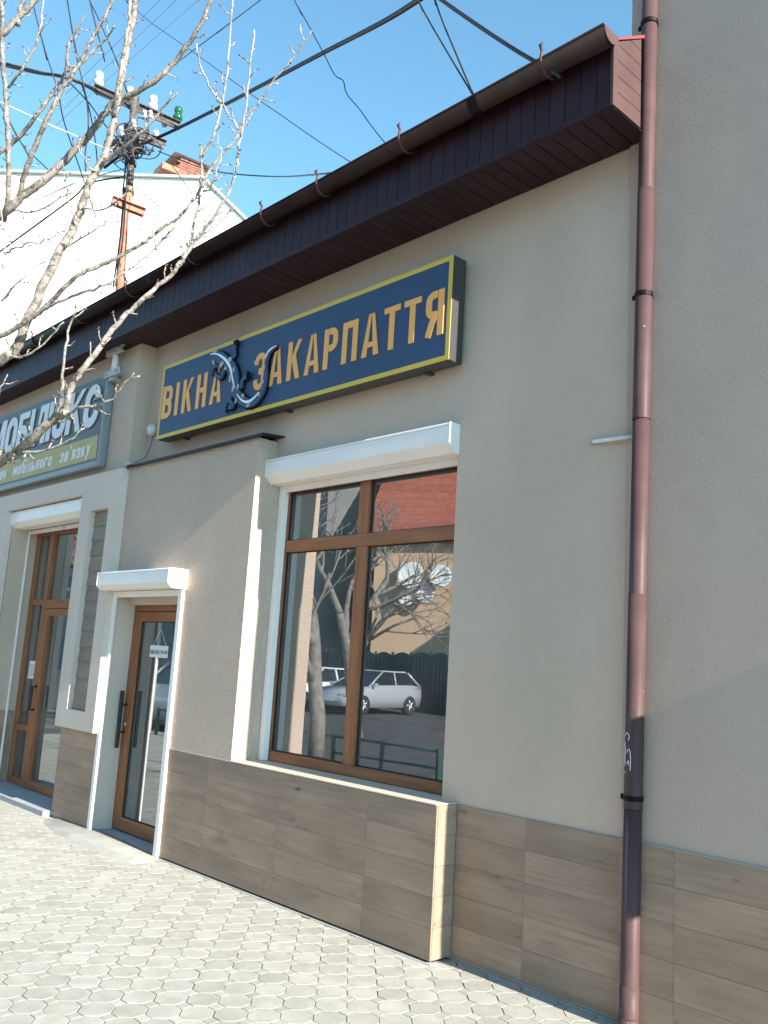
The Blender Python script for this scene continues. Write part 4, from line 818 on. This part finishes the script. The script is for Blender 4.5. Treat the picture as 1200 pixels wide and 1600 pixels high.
cable([at(440, -25, 12), at(407, 0, 12), at(350, 43, 12), at(287, 90, 12), at(200, 155, 11.7)], .007, 'cable_black', 'thin wire slanting down left from the top edge to the mast')
cable([at(40, -40, 11), at(50, 0, 11), at(70, 77, 11), at(90, 140, 11), at(100, 190, 11.2), at(127, 270, 11.6), at(150, 340, 12)], .008, 'cable_black', 'steep wire at the left from the top edge past the bundle')
cable([at(98, -40, 11), at(105, 0, 11), at(113, 50, 11), at(120, 90, 11), at(133, 143, 11), at(147, 207, 11.2), at(152, 253, 11.3)], .008, 'cable_black', 'second steep wire from the left, just left of the mast')
cable([at(130, -40, 11), at(140, 0, 11), at(153, 27, 11), at(167, 60, 11), at(183, 97, 11), at(200, 150, 11.5)], .008, 'cable_black', 'third steep wire from the left, running into the cross-arm')
cable([at(127, 130, md), at(136, 160, md), at(138, 200, md), at(133, 240, md), at(134, 268, md)], .010, 'cable_black', 'slack loop hanging left of the mast from the bundle')
cable([at(110, 130, md), at(140, 162, md), at(160, 190, md), at(180, 213, md)], .009, 'cable_black', 'short cable slanting from the bundle down to the mast')
cable([at(-30, 145, md), at(13, 165, md), at(67, 190, md), at(160, 230, md), at(200, 245, md)], .008, 'cable_white', 'white wire slanting from the left edge to the mast')
cable([at(-30, 110, md), at(13, 187, md), at(33, 223, md), at(77, 267, md + .3)], .008, 'cable_black', 'black wire falling from the left edge towards the white house')
cable([at(-30, 415, md), at(0, 393, md), at(113, 310, md - .1), at(137, 287, md - .1), at(195, 276, md)], .012, 'cable_black', 'lower black cable from the left edge up to the mast')
cable([at(-20, 350, md), at(60, 312, md), at(130, 282, md), at(200, 262, md)], .006, 'cable_grey', 'thin grey cable just above the lower black one at the mast')
for i, (a, b, c) in enumerate((((250, 0), (133, 117), 'first'), ((275, 0), (130, 140), 'second'), ((310, 0), (110, 175), 'third'))):
    cable([at(a[0] + 20, a[1] - 20, 40), at(*a, 40), at(*b, 42), at(b[0] - 30, b[1] + 30, 43)], .010, 'cable_grey', c + ' of three faint parallel wires far up in the sky')

# ------------------------------------------------------------------ bare street tree at the left
tree = thing('street_tree', 'bare pale-barked street tree with knobbly spur twigs reaching in from the left', 'tree', (-4.1, -3.6, 0))
TS = 0.76; TB = Vector((-4.1, -3.6, 0)); FK = Vector((-4.15, -3.52, 1.7))
trk = [TB + Vector((0, 0, -.1)), TB + Vector((.02, 0, .5)), TB + Vector((.06, .04, 1.1)), FK]
MB().tube(spline(trk, 4), [.13 - .0062 * i for i in range(13)], 14).build('trunk', 'bark_limb', tree)
BR = random.Random(21)
def spurs(P, rad, parent, dens=1.0, scale=1.0):
    """short knobbly fruiting spurs and buds along a branch, one joined part"""
    sm = MB(); bm_ = MB(); L = 0.0; nxt = BR.uniform(.02, .10)
    for i in range(len(P) - 1):
        a, b = P[i], P[i + 1]; L += (b - a).length
        if L < nxt: continue
        nxt = L + BR.uniform(.045, .15) / dens
        t = (b - a).normalized(); s_ = t.orthogonal(); s_.rotate(Matrix.Rotation(BR.uniform(0, 6.28), 3, t)); s_.normalize()
        d = (s_ + t * BR.uniform(.1, .9) + Vector((0, 0, .25))).normalized(); l = BR.uniform(.02, .075) * scale * (2.4 if BR.random() < .12 else 1)
        r = rad[min(i, len(rad) - 1)] ; q0 = a; q1 = a + d * (r + l * .55); d2 = (d + Vector((BR.gauss(0, .3), BR.gauss(0, .3), .25 + BR.gauss(0, .2)))).normalized(); q2 = q1 + d2 * l * .5
        sm.tube([q0, q1, q2], [.0034, .0028, .0022], 5)
        for e in range(BR.randint(1, 3)):
            dd = (d2 + Vector((BR.gauss(0, .7), BR.gauss(0, .7), BR.gauss(0, .5)))).normalized(); bm_.tube([q2, q2 + dd * .008, q2 + dd * .017], [.0014, .0026, .0008], 5)
            if BR.random() < .6: bm_.tube([q1, q1 + dd * .007, q1 + dd * .014], [.0013, .0022, .0008], 5)
    if sm.v: sm.build('twigs', 'bark', parent, kind='stuff'); bm_.build('buds', 'bud', parent, kind='stuff')
def branch(pts, w0, w1, start=None, dens=1.0, twist=1.0):
    """pts: (px, py, depth); w0, w1: half widths in photo pixels at the ends"""
    P = [at(p[0], p[1], p[2] * TS) for p in pts]
    if start is not None: P = [Vector(q) for q in start] + P
    P = spline(P, 5); n_ = len(P)
    for i in range(1, n_ - 1): P[i] = P[i] + Vector((BR.gauss(0, 1), BR.gauss(0, 1), BR.gauss(0, 1))) * .0027 * twist
    rad = []
    for i, p in enumerate(P):
        dpt = (p - CAM).dot(CF); t = i / (n_ - 1); rad.append(.86 * (w0 + (w1 - w0) * t) * dpt / FPX * (1 + .10 * noise.noise(p * 14)))
    o = MB().tube(P, rad, 9).build('branch', 'bark_limb' if w0 > 4.4 else 'bark', tree); spurs(P, rad, o, dens * 1.25, .8); return o
# low limb crossing the neighbour's sign
l1 = [FK, at(-190, 830, 5.9 * TS)]
branch([(-100, 775, 5.5), (0, 722, 5.2), (50, 685, 5.0), (83, 656, 4.95), (101, 647, 4.9), (110, 652, 4.9)], 12, 6.5, l1, 1.2)
branch([(95, 652, 4.92), (103, 640, 4.9), (110, 610, 4.9), (127, 580, 4.92), (160, 537, 5.0), (187, 503, 5.05), (217, 473, 5.1), (247, 447, 5.2), (270, 427, 5.25), (283, 407, 5.3), (297, 383, 5.4), (303, 350, 5.5), (310, 317, 5.6), (315, 262, 5.7), (313, 225, 5.75)], 6.5, 1.6, None, 1.3)
branch([(276, 418, 5.27), (300, 385, 5.3), (330, 345, 5.25), (353, 310, 5.2), (363, 288, 5.2), (370, 255, 5.2), (378, 205, 5.2), (388, 140, 5.2), (397, 47, 5.2)], 3.6, 1.5, None, 1.1)
branch([(88, 654, 4.93), (93, 628, 4.85), (97, 600, 4.8), (100, 560, 4.78), (108, 510, 4.75), (118, 485, 4.7), (122, 466, 4.7)], 3.4, 1.4)
branch([(103, 650, 4.9), (125, 637, 4.8), (150, 635, 4.75), (173, 625, 4.7), (190, 605, 4.65), (209, 583, 4.6)], 3.0, 1.3, None, 1.4)
branch([(25, 705, 5.08), (60, 706, 5.0), (100, 693, 4.9), (133, 668, 4.85)], 2.6, 1.1)
branch([(10, 722, 5.15), (25, 722, 5.0), (40, 712, 4.95)], 2.2, 1.4)
# upright limb
l2 = [FK, at(-160, 700, 6.1 * TS)]
branch([(-70, 610, 6.0), (0, 562, 5.9), (25, 545, 5.9), (40, 507, 5.9), (67, 447, 5.95), (93, 393, 6.0), (117, 350, 6.05), (130, 317, 6.1), (143, 280, 6.1), (160, 250, 6.15), (173, 207, 6.2), (182, 167, 6.25), (190, 120, 6.3), (197, 83, 6.35), (207, 33, 6.4), (214, -25, 6.45)], 10, 5, l2, .8)
branch([(178, 180, 6.2), (184, 140, 6.1), (193, 85, 6.05), (201, 30, 6.0), (205, -20, 6.0)], 4, 3)
branch([(10, 556, 5.9), (37, 557, 5.8), (67, 537, 5.75), (100, 503, 5.7)], 2.6, 1.2)
branch([(35, 520, 5.9), (50, 497, 5.85), (87, 473, 5.8), (130, 457, 5.75), (173, 440, 5.7), (213, 413, 5.7), (247, 383, 5.7), (272, 355, 5.7)], 3.4, 1.3, None, 1.3)
branch([(-40, 548, 5.95), (0, 527, 5.8), (27, 510, 5.75), (67, 483, 5.7), (97, 453, 5.65), (123, 430, 5.6), (157, 415, 5.6), (200, 393, 5.6), (233, 373, 5.6), (263, 350, 5.6), (283, 337, 5.6), (310, 300, 5.65), (333, 257, 5.7), (360, 227, 5.7), (383, 193, 5.75), (400, 167, 5.8), (425, 130, 5.8), (455, 95, 5.85), (487, 48, 5.9)], 5.0, 1.3, None, 1.3)
branch([(372, 202, 5.7), (350, 167, 5.7), (330, 140, 5.65), (313, 100, 5.6), (307, 68, 5.6)], 2.2, 1.2, None, 1.2)
branch([(316, 245, 5.75), (333, 213, 5.7), (347, 160, 5.7), (357, 93, 5.7), (364, -10, 5.7)], 2.6, 1.5, None, 1.2)
branch([(160, 256, 6.1), (193, 230, 6.0), (227, 200, 5.9), (253, 170, 5.85), (277, 145, 5.8)], 3.4, 1.6, None, 1.2)
# upper left limb
l3 = [FK, at(-230, 560, 6.6 * TS)]
branch([(-120, 430, 6.6), (0, 337, 6.6), (33, 307, 6.6), (67, 283, 6.6), (110, 240, 6.6), (133, 217, 6.6), (157, 187, 6.55), (177, 160, 6.5), (207, 147, 6.45), (247, 123, 6.4), (273, 97, 6.4), (293, 70, 6.35), (313, 37, 6.3), (338, -15, 6.3)], 9, 3.4, l3, .8)
branch([(30, 312, 6.6), (43, 260, 6.5), (60, 217, 6.45), (77, 177, 6.4), (93, 147, 6.4), (113, 117, 6.4), (133, 83, 6.4), (150, 50, 6.4), (167, 20, 6.4), (180, -15, 6.4)], 5, 2.6, None, 1.2)
branch([(-30, 262, 6.7), (0, 237, 6.7), (27, 217, 6.7), (60, 177, 6.6), (87, 137, 6.6), (103, 110, 6.55), (107, 73, 6.5), (113, 58, 6.5), (133, 25, 6.5)], 4.6, 1.8, None, 1.2)
branch([(105, 112, 6.5), (130, 95, 6.5), (150, 75, 6.5), (170, 55, 6.45), (179, 40, 6.4)], 2.4, 1.2, None, 1.4)
branch([(5, 345, 6.5), (12, 320, 6.4), (13, 267, 6.35), (12, 200, 6.3), (7, 133, 6.3), (3, 67, 6.3), (3, -20, 6.3)], 5.5, 3.6, None, .8)
branch([(-60, 110, 6.4), (0, 57, 6.3), (20, 37, 6.3), (40, 17, 6.3), (68, -15, 6.3)], 6.5, 4.5)
branch([(13, 137, 6.3), (40, 100, 6.2), (60, 57, 6.2), (68, 0, 6.15), (70, -20, 6.1)], 2.6, 1.7, None, 1.2)
branch([(28, 40, 6.3), (32, 15, 6.3), (40, -15, 6.3)], 4.5, 3.5)
for pts in ([(20, 328, 6.5), (60, 330, 6.4), (100, 305, 6.3), (118, 298, 6.3)], [(128, 325, 6.05), (160, 328, 6.0), (185, 312, 5.9), (200, 300, 5.9)], [(5, 420, 6.0), (8, 380, 6), (3, 330, 6), (8, 280, 6)], [(10, 395, 6.2), (40, 382, 6.1), (75, 375, 6.0), (110, 352, 5.95)], [(2, 470, 6.0), (30, 440, 5.9), (55, 415, 5.9), (92, 400, 5.9)],
            [(120, 345, 6.0), (108, 318, 6), (104, 290, 5.9), (98, 262, 5.9)], [(95, 385, 6.0), (130, 370, 5.9), (160, 350, 5.8), (180, 330, 5.8)], [(245, 390, 5.55), (240, 350, 5.5), (247, 320, 5.5)], [(318, 300, 5.6), (330, 290, 5.5), (345, 250, 5.5), (340, 210, 5.5)], [(-15, 640, 5.4), (0, 610, 5.4), (12, 585, 5.4)],
            [(150, 268, 6.1), (130, 245, 6.0), (120, 225, 6.0)], [(300, 375, 5.4), (325, 362, 5.4), (350, 340, 5.4), (372, 312, 5.4)]):
    branch(pts, 1.9, .9, None, 1.6, 1.6)

# ------------------------------------------------------------------ the other side of the street (seen in the glass)
def bare_tree(name, label, loc, hgt, lean, seed, mat_='bark_far', depth=5, r0=.15):
    rg = random.Random(seed); t = thing(name, label, 'tree', loc, 'bare trees along the street'); tr = MB(); tw = MB()
    def grow(p, d, l, r, k):
        n_ = 4; P = [p]; q = p
        for i in range(n_):
            d = (d + Vector((rg.gauss(0, .10), rg.gauss(0, .10), rg.gauss(.03, .06)))).normalized(); q = q + d * (l / n_); P.append(q)
        (tr if k > depth - 2 else tw).tube(P, [r * (1 - .35 * i / n_) for i in range(n_ + 1)], 8 if k > depth - 2 else 5)
        if k == 0: return
        for i in range(rg.randint(2, 4) if k < depth else 4):
            e = d.orthogonal(); e.rotate(Matrix.Rotation(rg.uniform(0, 6.28), 3, d)); dd = (d * rg.uniform(.7, 1.2) + e.normalized() * rg.uniform(.45, .8)).normalized()
            grow(P[rg.randint(2, n_)], dd, l * rg.uniform(.6, .8), r * rg.uniform(.45, .62), k - 1)
    grow(Vector(loc), Vector((lean[0], lean[1], 1)).normalized(), hgt * .36, r0, depth)
    tr.build('trunk', mat_, t); tw.build('crown', mat_, t, kind='stuff'); return t
bare_tree('kerb_tree', 'bare dark tree by the kerb mirrored in the left half of the shop window', (-12.0, -5.75, -0.02), 7.0, (.02, .03), 5)
bare_tree('kerb_tree', 'leaning bare tree mirrored in the middle of the shop window', (-15.2, -9.6, -0.1), 8.0, (-.28, -.05), 9)
bare_tree('kerb_tree', 'bare tree mirrored in the glass of the narrow shop door', (-19.5, -5.75, -0.02), 7.0, (.05, 0), 14)

def prism_house(name, label, c, ang, wx, wy, h, ridge, m_wall, windows=True, oh=.5):
    t = thing(name, label, 'building', c); ca, sa = math.cos(ang), math.sin(ang); c = Vector(c)
    def W(x, y, z): return c + Vector((x * ca - y * sa, x * sa + y * ca, z))
    hx, hy = wx / 2, wy / 2
    V = [W(-hx, -hy, 0), W(hx, -hy, 0), W(hx, hy, 0), W(-hx, hy, 0), W(-hx, -hy, h), W(hx, -hy, h), W(hx, hy, h), W(-hx, hy, h), W(-hx, 0, h + ridge), W(hx, 0, h + ridge)]
    MB().add(V, [(0, 3, 2, 1), (0, 1, 5, 4), (2, 3, 7, 6), (1, 2, 6, 9, 5), (3, 0, 4, 8, 7)]).build('wall', m_wall, t)
    for s_ in (-1, 1):
        sl = ridge / hy; ev = s_ * (hy + oh); ez = h - oh * sl; rows = 13
        rp_ = MB()
        roofp = MB().add([W(-hx - oh, ev, ez), W(hx + oh, ev, ez), W(hx + oh, 0, h + ridge), W(-hx - oh, 0, h + ridge), W(-hx - oh, ev, ez + .06), W(hx + oh, ev, ez + .06), W(hx + oh, 0, h + ridge + .06), W(-hx - oh, 0, h + ridge + .06)], [(0, 3, 2, 1), (4, 5, 6, 7), (0, 1, 5, 4), (1, 2, 6, 5), (2, 3, 7, 6), (3, 0, 4, 7)]).build('roof', 'roof_tile', t)
        for k in range(rows):
            f0, f1 = k / rows, (k + 1.06) / rows
            a = Vector((0, ev * (1 - f0), ez + (h + ridge - ez) * f0)); b = Vector((0, ev * (1 - f1), ez + (h + ridge - ez) * min(f1, 1)))
            MB().add([W(-hx - oh, a.y, a.z + .07), W(hx + oh, a.y, a.z + .07), W(hx + oh, b.y, b.z + .065), W(-hx - oh, b.y, b.z + .065), W(-hx - oh, a.y, a.z + .12), W(hx + oh, a.y, a.z + .12), W(hx + oh, b.y, b.z + .075), W(-hx - oh, b.y, b.z + .075)], [(0, 3, 2, 1), (4, 5, 6, 7), (0, 1, 5, 4), (1, 2, 6, 5), (2, 3, 7, 6), (3, 0, 4, 7)]).build('tile_course', 'roof_tile', roofp)
    if windows:
        for x in (-hx * .55, hx * .1, hx * .6):
            for z in ((1.0, 3.9) if h > 4.8 else (1.1,)):
                wn = MB().obox(W(x, hy + .02, z + .75), Vector((ca, sa, 0)) * .55, Vector((-sa, ca, 0)) * .04, (0, 0, .75)).build('window', 'white_plastic', t)
                for sx_ in (-.26, .26): MB().obox(W(x + sx_, hy + .05, z + .75), Vector((ca, sa, 0)) * .21, Vector((-sa, ca, 0)) * .02, (0, 0, .66)).build('pane', 'car_glass', wn)
    return t, W
hh, HW = prism_house('peach_house', 'peach rendered house with red tiled roof across the street', (-25.8, -29.2, -0.1), R(-32), 12, 9.0, 7.6, 5.0, 'peach', False)
MB().obox(HW(-2.2, 0.8, 12.4), Vector((.4, -.25, 0)), Vector((.2, .32, 0)), (0, 0, 1.3)).build('chimney', 'brick_red', hh)
for i, (x, z, r_) in enumerate(((-4.3, 5.5, .62), (-2.95, 5.5, .52), (-3.6, 4.75, .42), (-4.4, 4.55, .36))):
    dsh = thing('satellite_dish', ('biggest white dish on the peach wall across the street', 'upper right white dish on the peach wall across the street', 'lower white dish in the middle of the peach wall group', 'smallest white dish at the lower left of the peach wall group')[i], 'satellite dish', HW(x, 4.6, z), 'dishes on the peach wall')
    ax = (HW(0, 1, .35) - HW(0, 0, 0)).normalized(); p = HW(x, 4.85, z)
    q = MB(); q._lathe(p, ax, [(0, .02), (.01, r_ * .4), (.06, r_ * .75), (.12, r_), (.14, r_), (.08, r_ * .74), (.03, r_ * .38), (.02, .01)], 20, True); q.build('reflector', 'white_plastic', dsh)
    MB().tube([HW(x, 4.5, z - .1), HW(x, 4.72, z - .1), p], .03, 6).build('arm', 'galvanised', dsh); MB().tube([p - Vector((0, 0, r_ * .8)), p + ax * r_ * .9], .015, 5).build('feed', 'galvanised', dsh)
g1, GW = prism_house('grey_house', 'dark grey house behind the trees across the street', (-40, -27.5, -0.1), R(0), 15, 10, 10.5, 4.5, 'grey_render')
prism_house('grey_house', 'far grey house down the street on the opposite side', (-60, -27.5, -0.1), R(0), 18, 10, 7.5, 4.0, 'grey_render')
prism_house('grey_house', 'grey house opposite, behind the photographer', (-9, -28, -0.1), R(0), 16, 10, 6.5, 4.0, 'grey_render')
prism_house('grey_house', 'grey house opposite, far to the right of the photographer', (9, -28, -0.1), R(0), 15, 10, 7.5, 4.0, 'grey_render')
fence = thing('green_fence', 'dark green sheet-metal fence with curved tops across the street', 'fence', (-24, -20.2, -0.1))
for i in range(22):
    x0 = -35 + i * 1.0; q = MB(); top_ = [(x0 + .02 + .96 * k / 8, 2.0 + .14 * math.sin(math.pi * k / 8)) for k in range(9)]
    q.prism([(x0 + .02, -.1)] + top_[:0] + [(x0 + .98, -.1)] + list(reversed(top_)), -20.22, -20.20, 'xz'); o = q.build('fence_panel', 'fence_green', fence)
    for k in range(5): box('rib', x0 + .1 + k * .19, x0 + .13 + k * .19, -20.199, -20.17, -0.05, 2.0, 'fence_green', o, 0)
    box('post', x0 - .03, x0 + .03, -20.27, -20.16, -.1, 2.15, 'fence_green', fence, .005)
sheet('verge', -120, 60, -26, -19.404, -0.10, 'soil')

def car(label, c, ang, paint, group='cars parked opposite'):
    t = thing('parked_car', label, 'car', c, group); ca, sa = math.cos(ang), math.sin(ang); c = Vector(c)
    def W(x, y, z): return c + Vector((x * ca - y * sa, x * sa + y * ca, z))
    st = [(-2.1, .70, .45, .78), (-2.0, .82, .28, .95), (-1.5, .86, .25, 1.0), (-.6, .88, .22, 1.0), (.6, .88, .22, .98), (1.1, .87, .24, .92), (1.75, .82, .26, .82), (2.05, .70, .30, .66), (2.12, .55, .38, .55)]
    V = []; F = []
    for x, hw, zb, zt in st:
        V += [W(x, -hw * .92, zb), W(x, -hw, (zb + zt) * .5), W(x, -hw * .93, zt), W(x, hw * .93, zt), W(x, hw, (zb + zt) * .5), W(x, hw * .92, zb)]
    for i in range(len(st) - 1):
        for j in range(6): F.append((i * 6 + j, i * 6 + (j + 1) % 6, i * 6 + 6 + (j + 1) % 6, i * 6 + 6 + j))
    F += [tuple(range(6)), tuple(range(len(V) - 1, len(V) - 7, -1))]
    b = MB().add(V, F, True); b.build('body', paint, t)
    cs = [(-1.95, .72, .96), (-1.35, .62, 1.42), (.1, .62, 1.46), (1.05, .76, .94)]
    V = []
    for x, hw, z in cs: V += [W(x, -hw, z), W(x, hw, z)]
    base = [W(-1.95, -.80, .9), W(-1.95, .80, .9), W(1.05, .80, .88), W(1.05, -.80, .88)]
    MB().add(V + base, [(0, 1, 3, 2), (2, 3, 5, 4), (4, 5, 7, 6), (8, 0, 2, 4, 6, 11), (9, 10, 7, 5, 3, 1), (8, 9, 1, 0), (6, 7, 10, 11), (8, 11, 10, 9)]).build('glasshouse', 'car_glass', t)
    MB().add([W(-1.37, -.63, 1.43), W(-1.37, .63, 1.43), W(.12, .63, 1.465), W(.12, -.63, 1.465), W(-1.3, -.55, 1.49), W(-1.3, .55, 1.49), W(.05, .55, 1.51), W(.05, -.55, 1.51)], [(0, 1, 2, 3), (4, 7, 6, 5), (0, 4, 5, 1), (1, 5, 6, 2), (2, 6, 7, 3), (3, 7, 4, 0)]).build('roof', paint, t)
    for s_ in (-1, 1):
        for xa, xb in (((1.05, .80, .90), (.12, .645, 1.45)), ((-.55, .80, .97), (-.55, .645, 1.45)), ((-1.95, .78, .95), (-1.37, .645, 1.43))):
            MB().tube([W(xa[0], xa[1] * s_, xa[2]), W(xb[0], xb[1] * s_, xb[2])], .04, 6).build('pillar', paint, t)
        for x in (-1.32, 1.32):
            wh_ = thing('wheel', None, None, W(x, .78 * s_, .32)); wh_.parent = t; wh_.location = WLOC[wh_] - WLOC[t]; ax = Vector((-sa, ca, 0)) * s_
            q = MB(); q._lathe(WLOC[wh_] - ax * .1, ax, [(0, .2), (0, .31), (.03, .325), (.17, .325), (.2, .31), (.2, .21), (.17, .2)], 20, True); q.build('tyre', 'tyre', wh_)
            for k in range(5):
                a = k * 1.2566; d = Vector((ca, sa, 0)) * math.cos(a) + Vector((0, 0, 1)) * math.sin(a); MB().tube([WLOC[wh_] + ax * .08, WLOC[wh_] + ax * .09 + d * .2], [.04, .03], 5).build('spoke', 'rim', wh_)
        MB().obox(W(2.0, .58 * s_, .66), Vector((ca, sa, 0)) * .08, Vector((-sa, ca, 0)) * .14, (0, 0, .06)).build('headlight', 'lamp_clear', t, .02)
        MB().obox(W(-2.05, .66 * s_, .8), Vector((ca, sa, 0)) * .05, Vector((-sa, ca, 0)) * .09, (0, 0, .1)).build('tail_light', 'lamp_red', t, .01)
        MB().obox(W(.85, .93 * s_, 1.0), Vector((ca, sa, 0)) * .06, Vector((-sa, ca, 0)) * .09, (0, 0, .06)).build('mirror', paint, t, .02)
    MB().obox(W(2.115, 0, .50), Vector((ca, sa, 0)) * .015, Vector((-sa, ca, 0)) * .26, (0, 0, .055)).build('number_plate', 'white_plastic', t); return t
car('silver car parked nearest, mirrored right of the window mullion', (-22.7, -16.9, -.1), R(82), 'car_silver')
car('white car parked nose-out left of the silver one in the window reflection', (-25.4, -16.5, -.1), R(76), 'car_white')
car('white car parked furthest left in the window reflection', (-28.2, -16.6, -.1), R(80), 'car_white')
car('white car mirrored in the narrow shop door', (-17.5, -6.9, -.11), R(180), 'car_white', None)
for i, (x, y, lab) in enumerate(((-9.6, -5.0, 'green low metal railing mirrored at the foot of the shop window'), (-14.6, -5.0, 'green low metal railing mirrored low in the narrow shop door'), (-19.5, -5.0, 'green low metal railing furthest down the pavement'))):
    rl = thing('low_railing', lab, 'railing', (x, y, 0), 'green railings along the kerb')
    for z in (.22, .46): MB().tube([(x - 1.1, y, z), (x + 1.1, y, z)], .02, 8).build('bar', 'rail_green', rl)
    for xx in (-1.1, 0, 1.1): box('post', x + xx - .025, x + xx + .025, y - .025, y + .025, -.02, .5, 'rail_green', rl, .004)
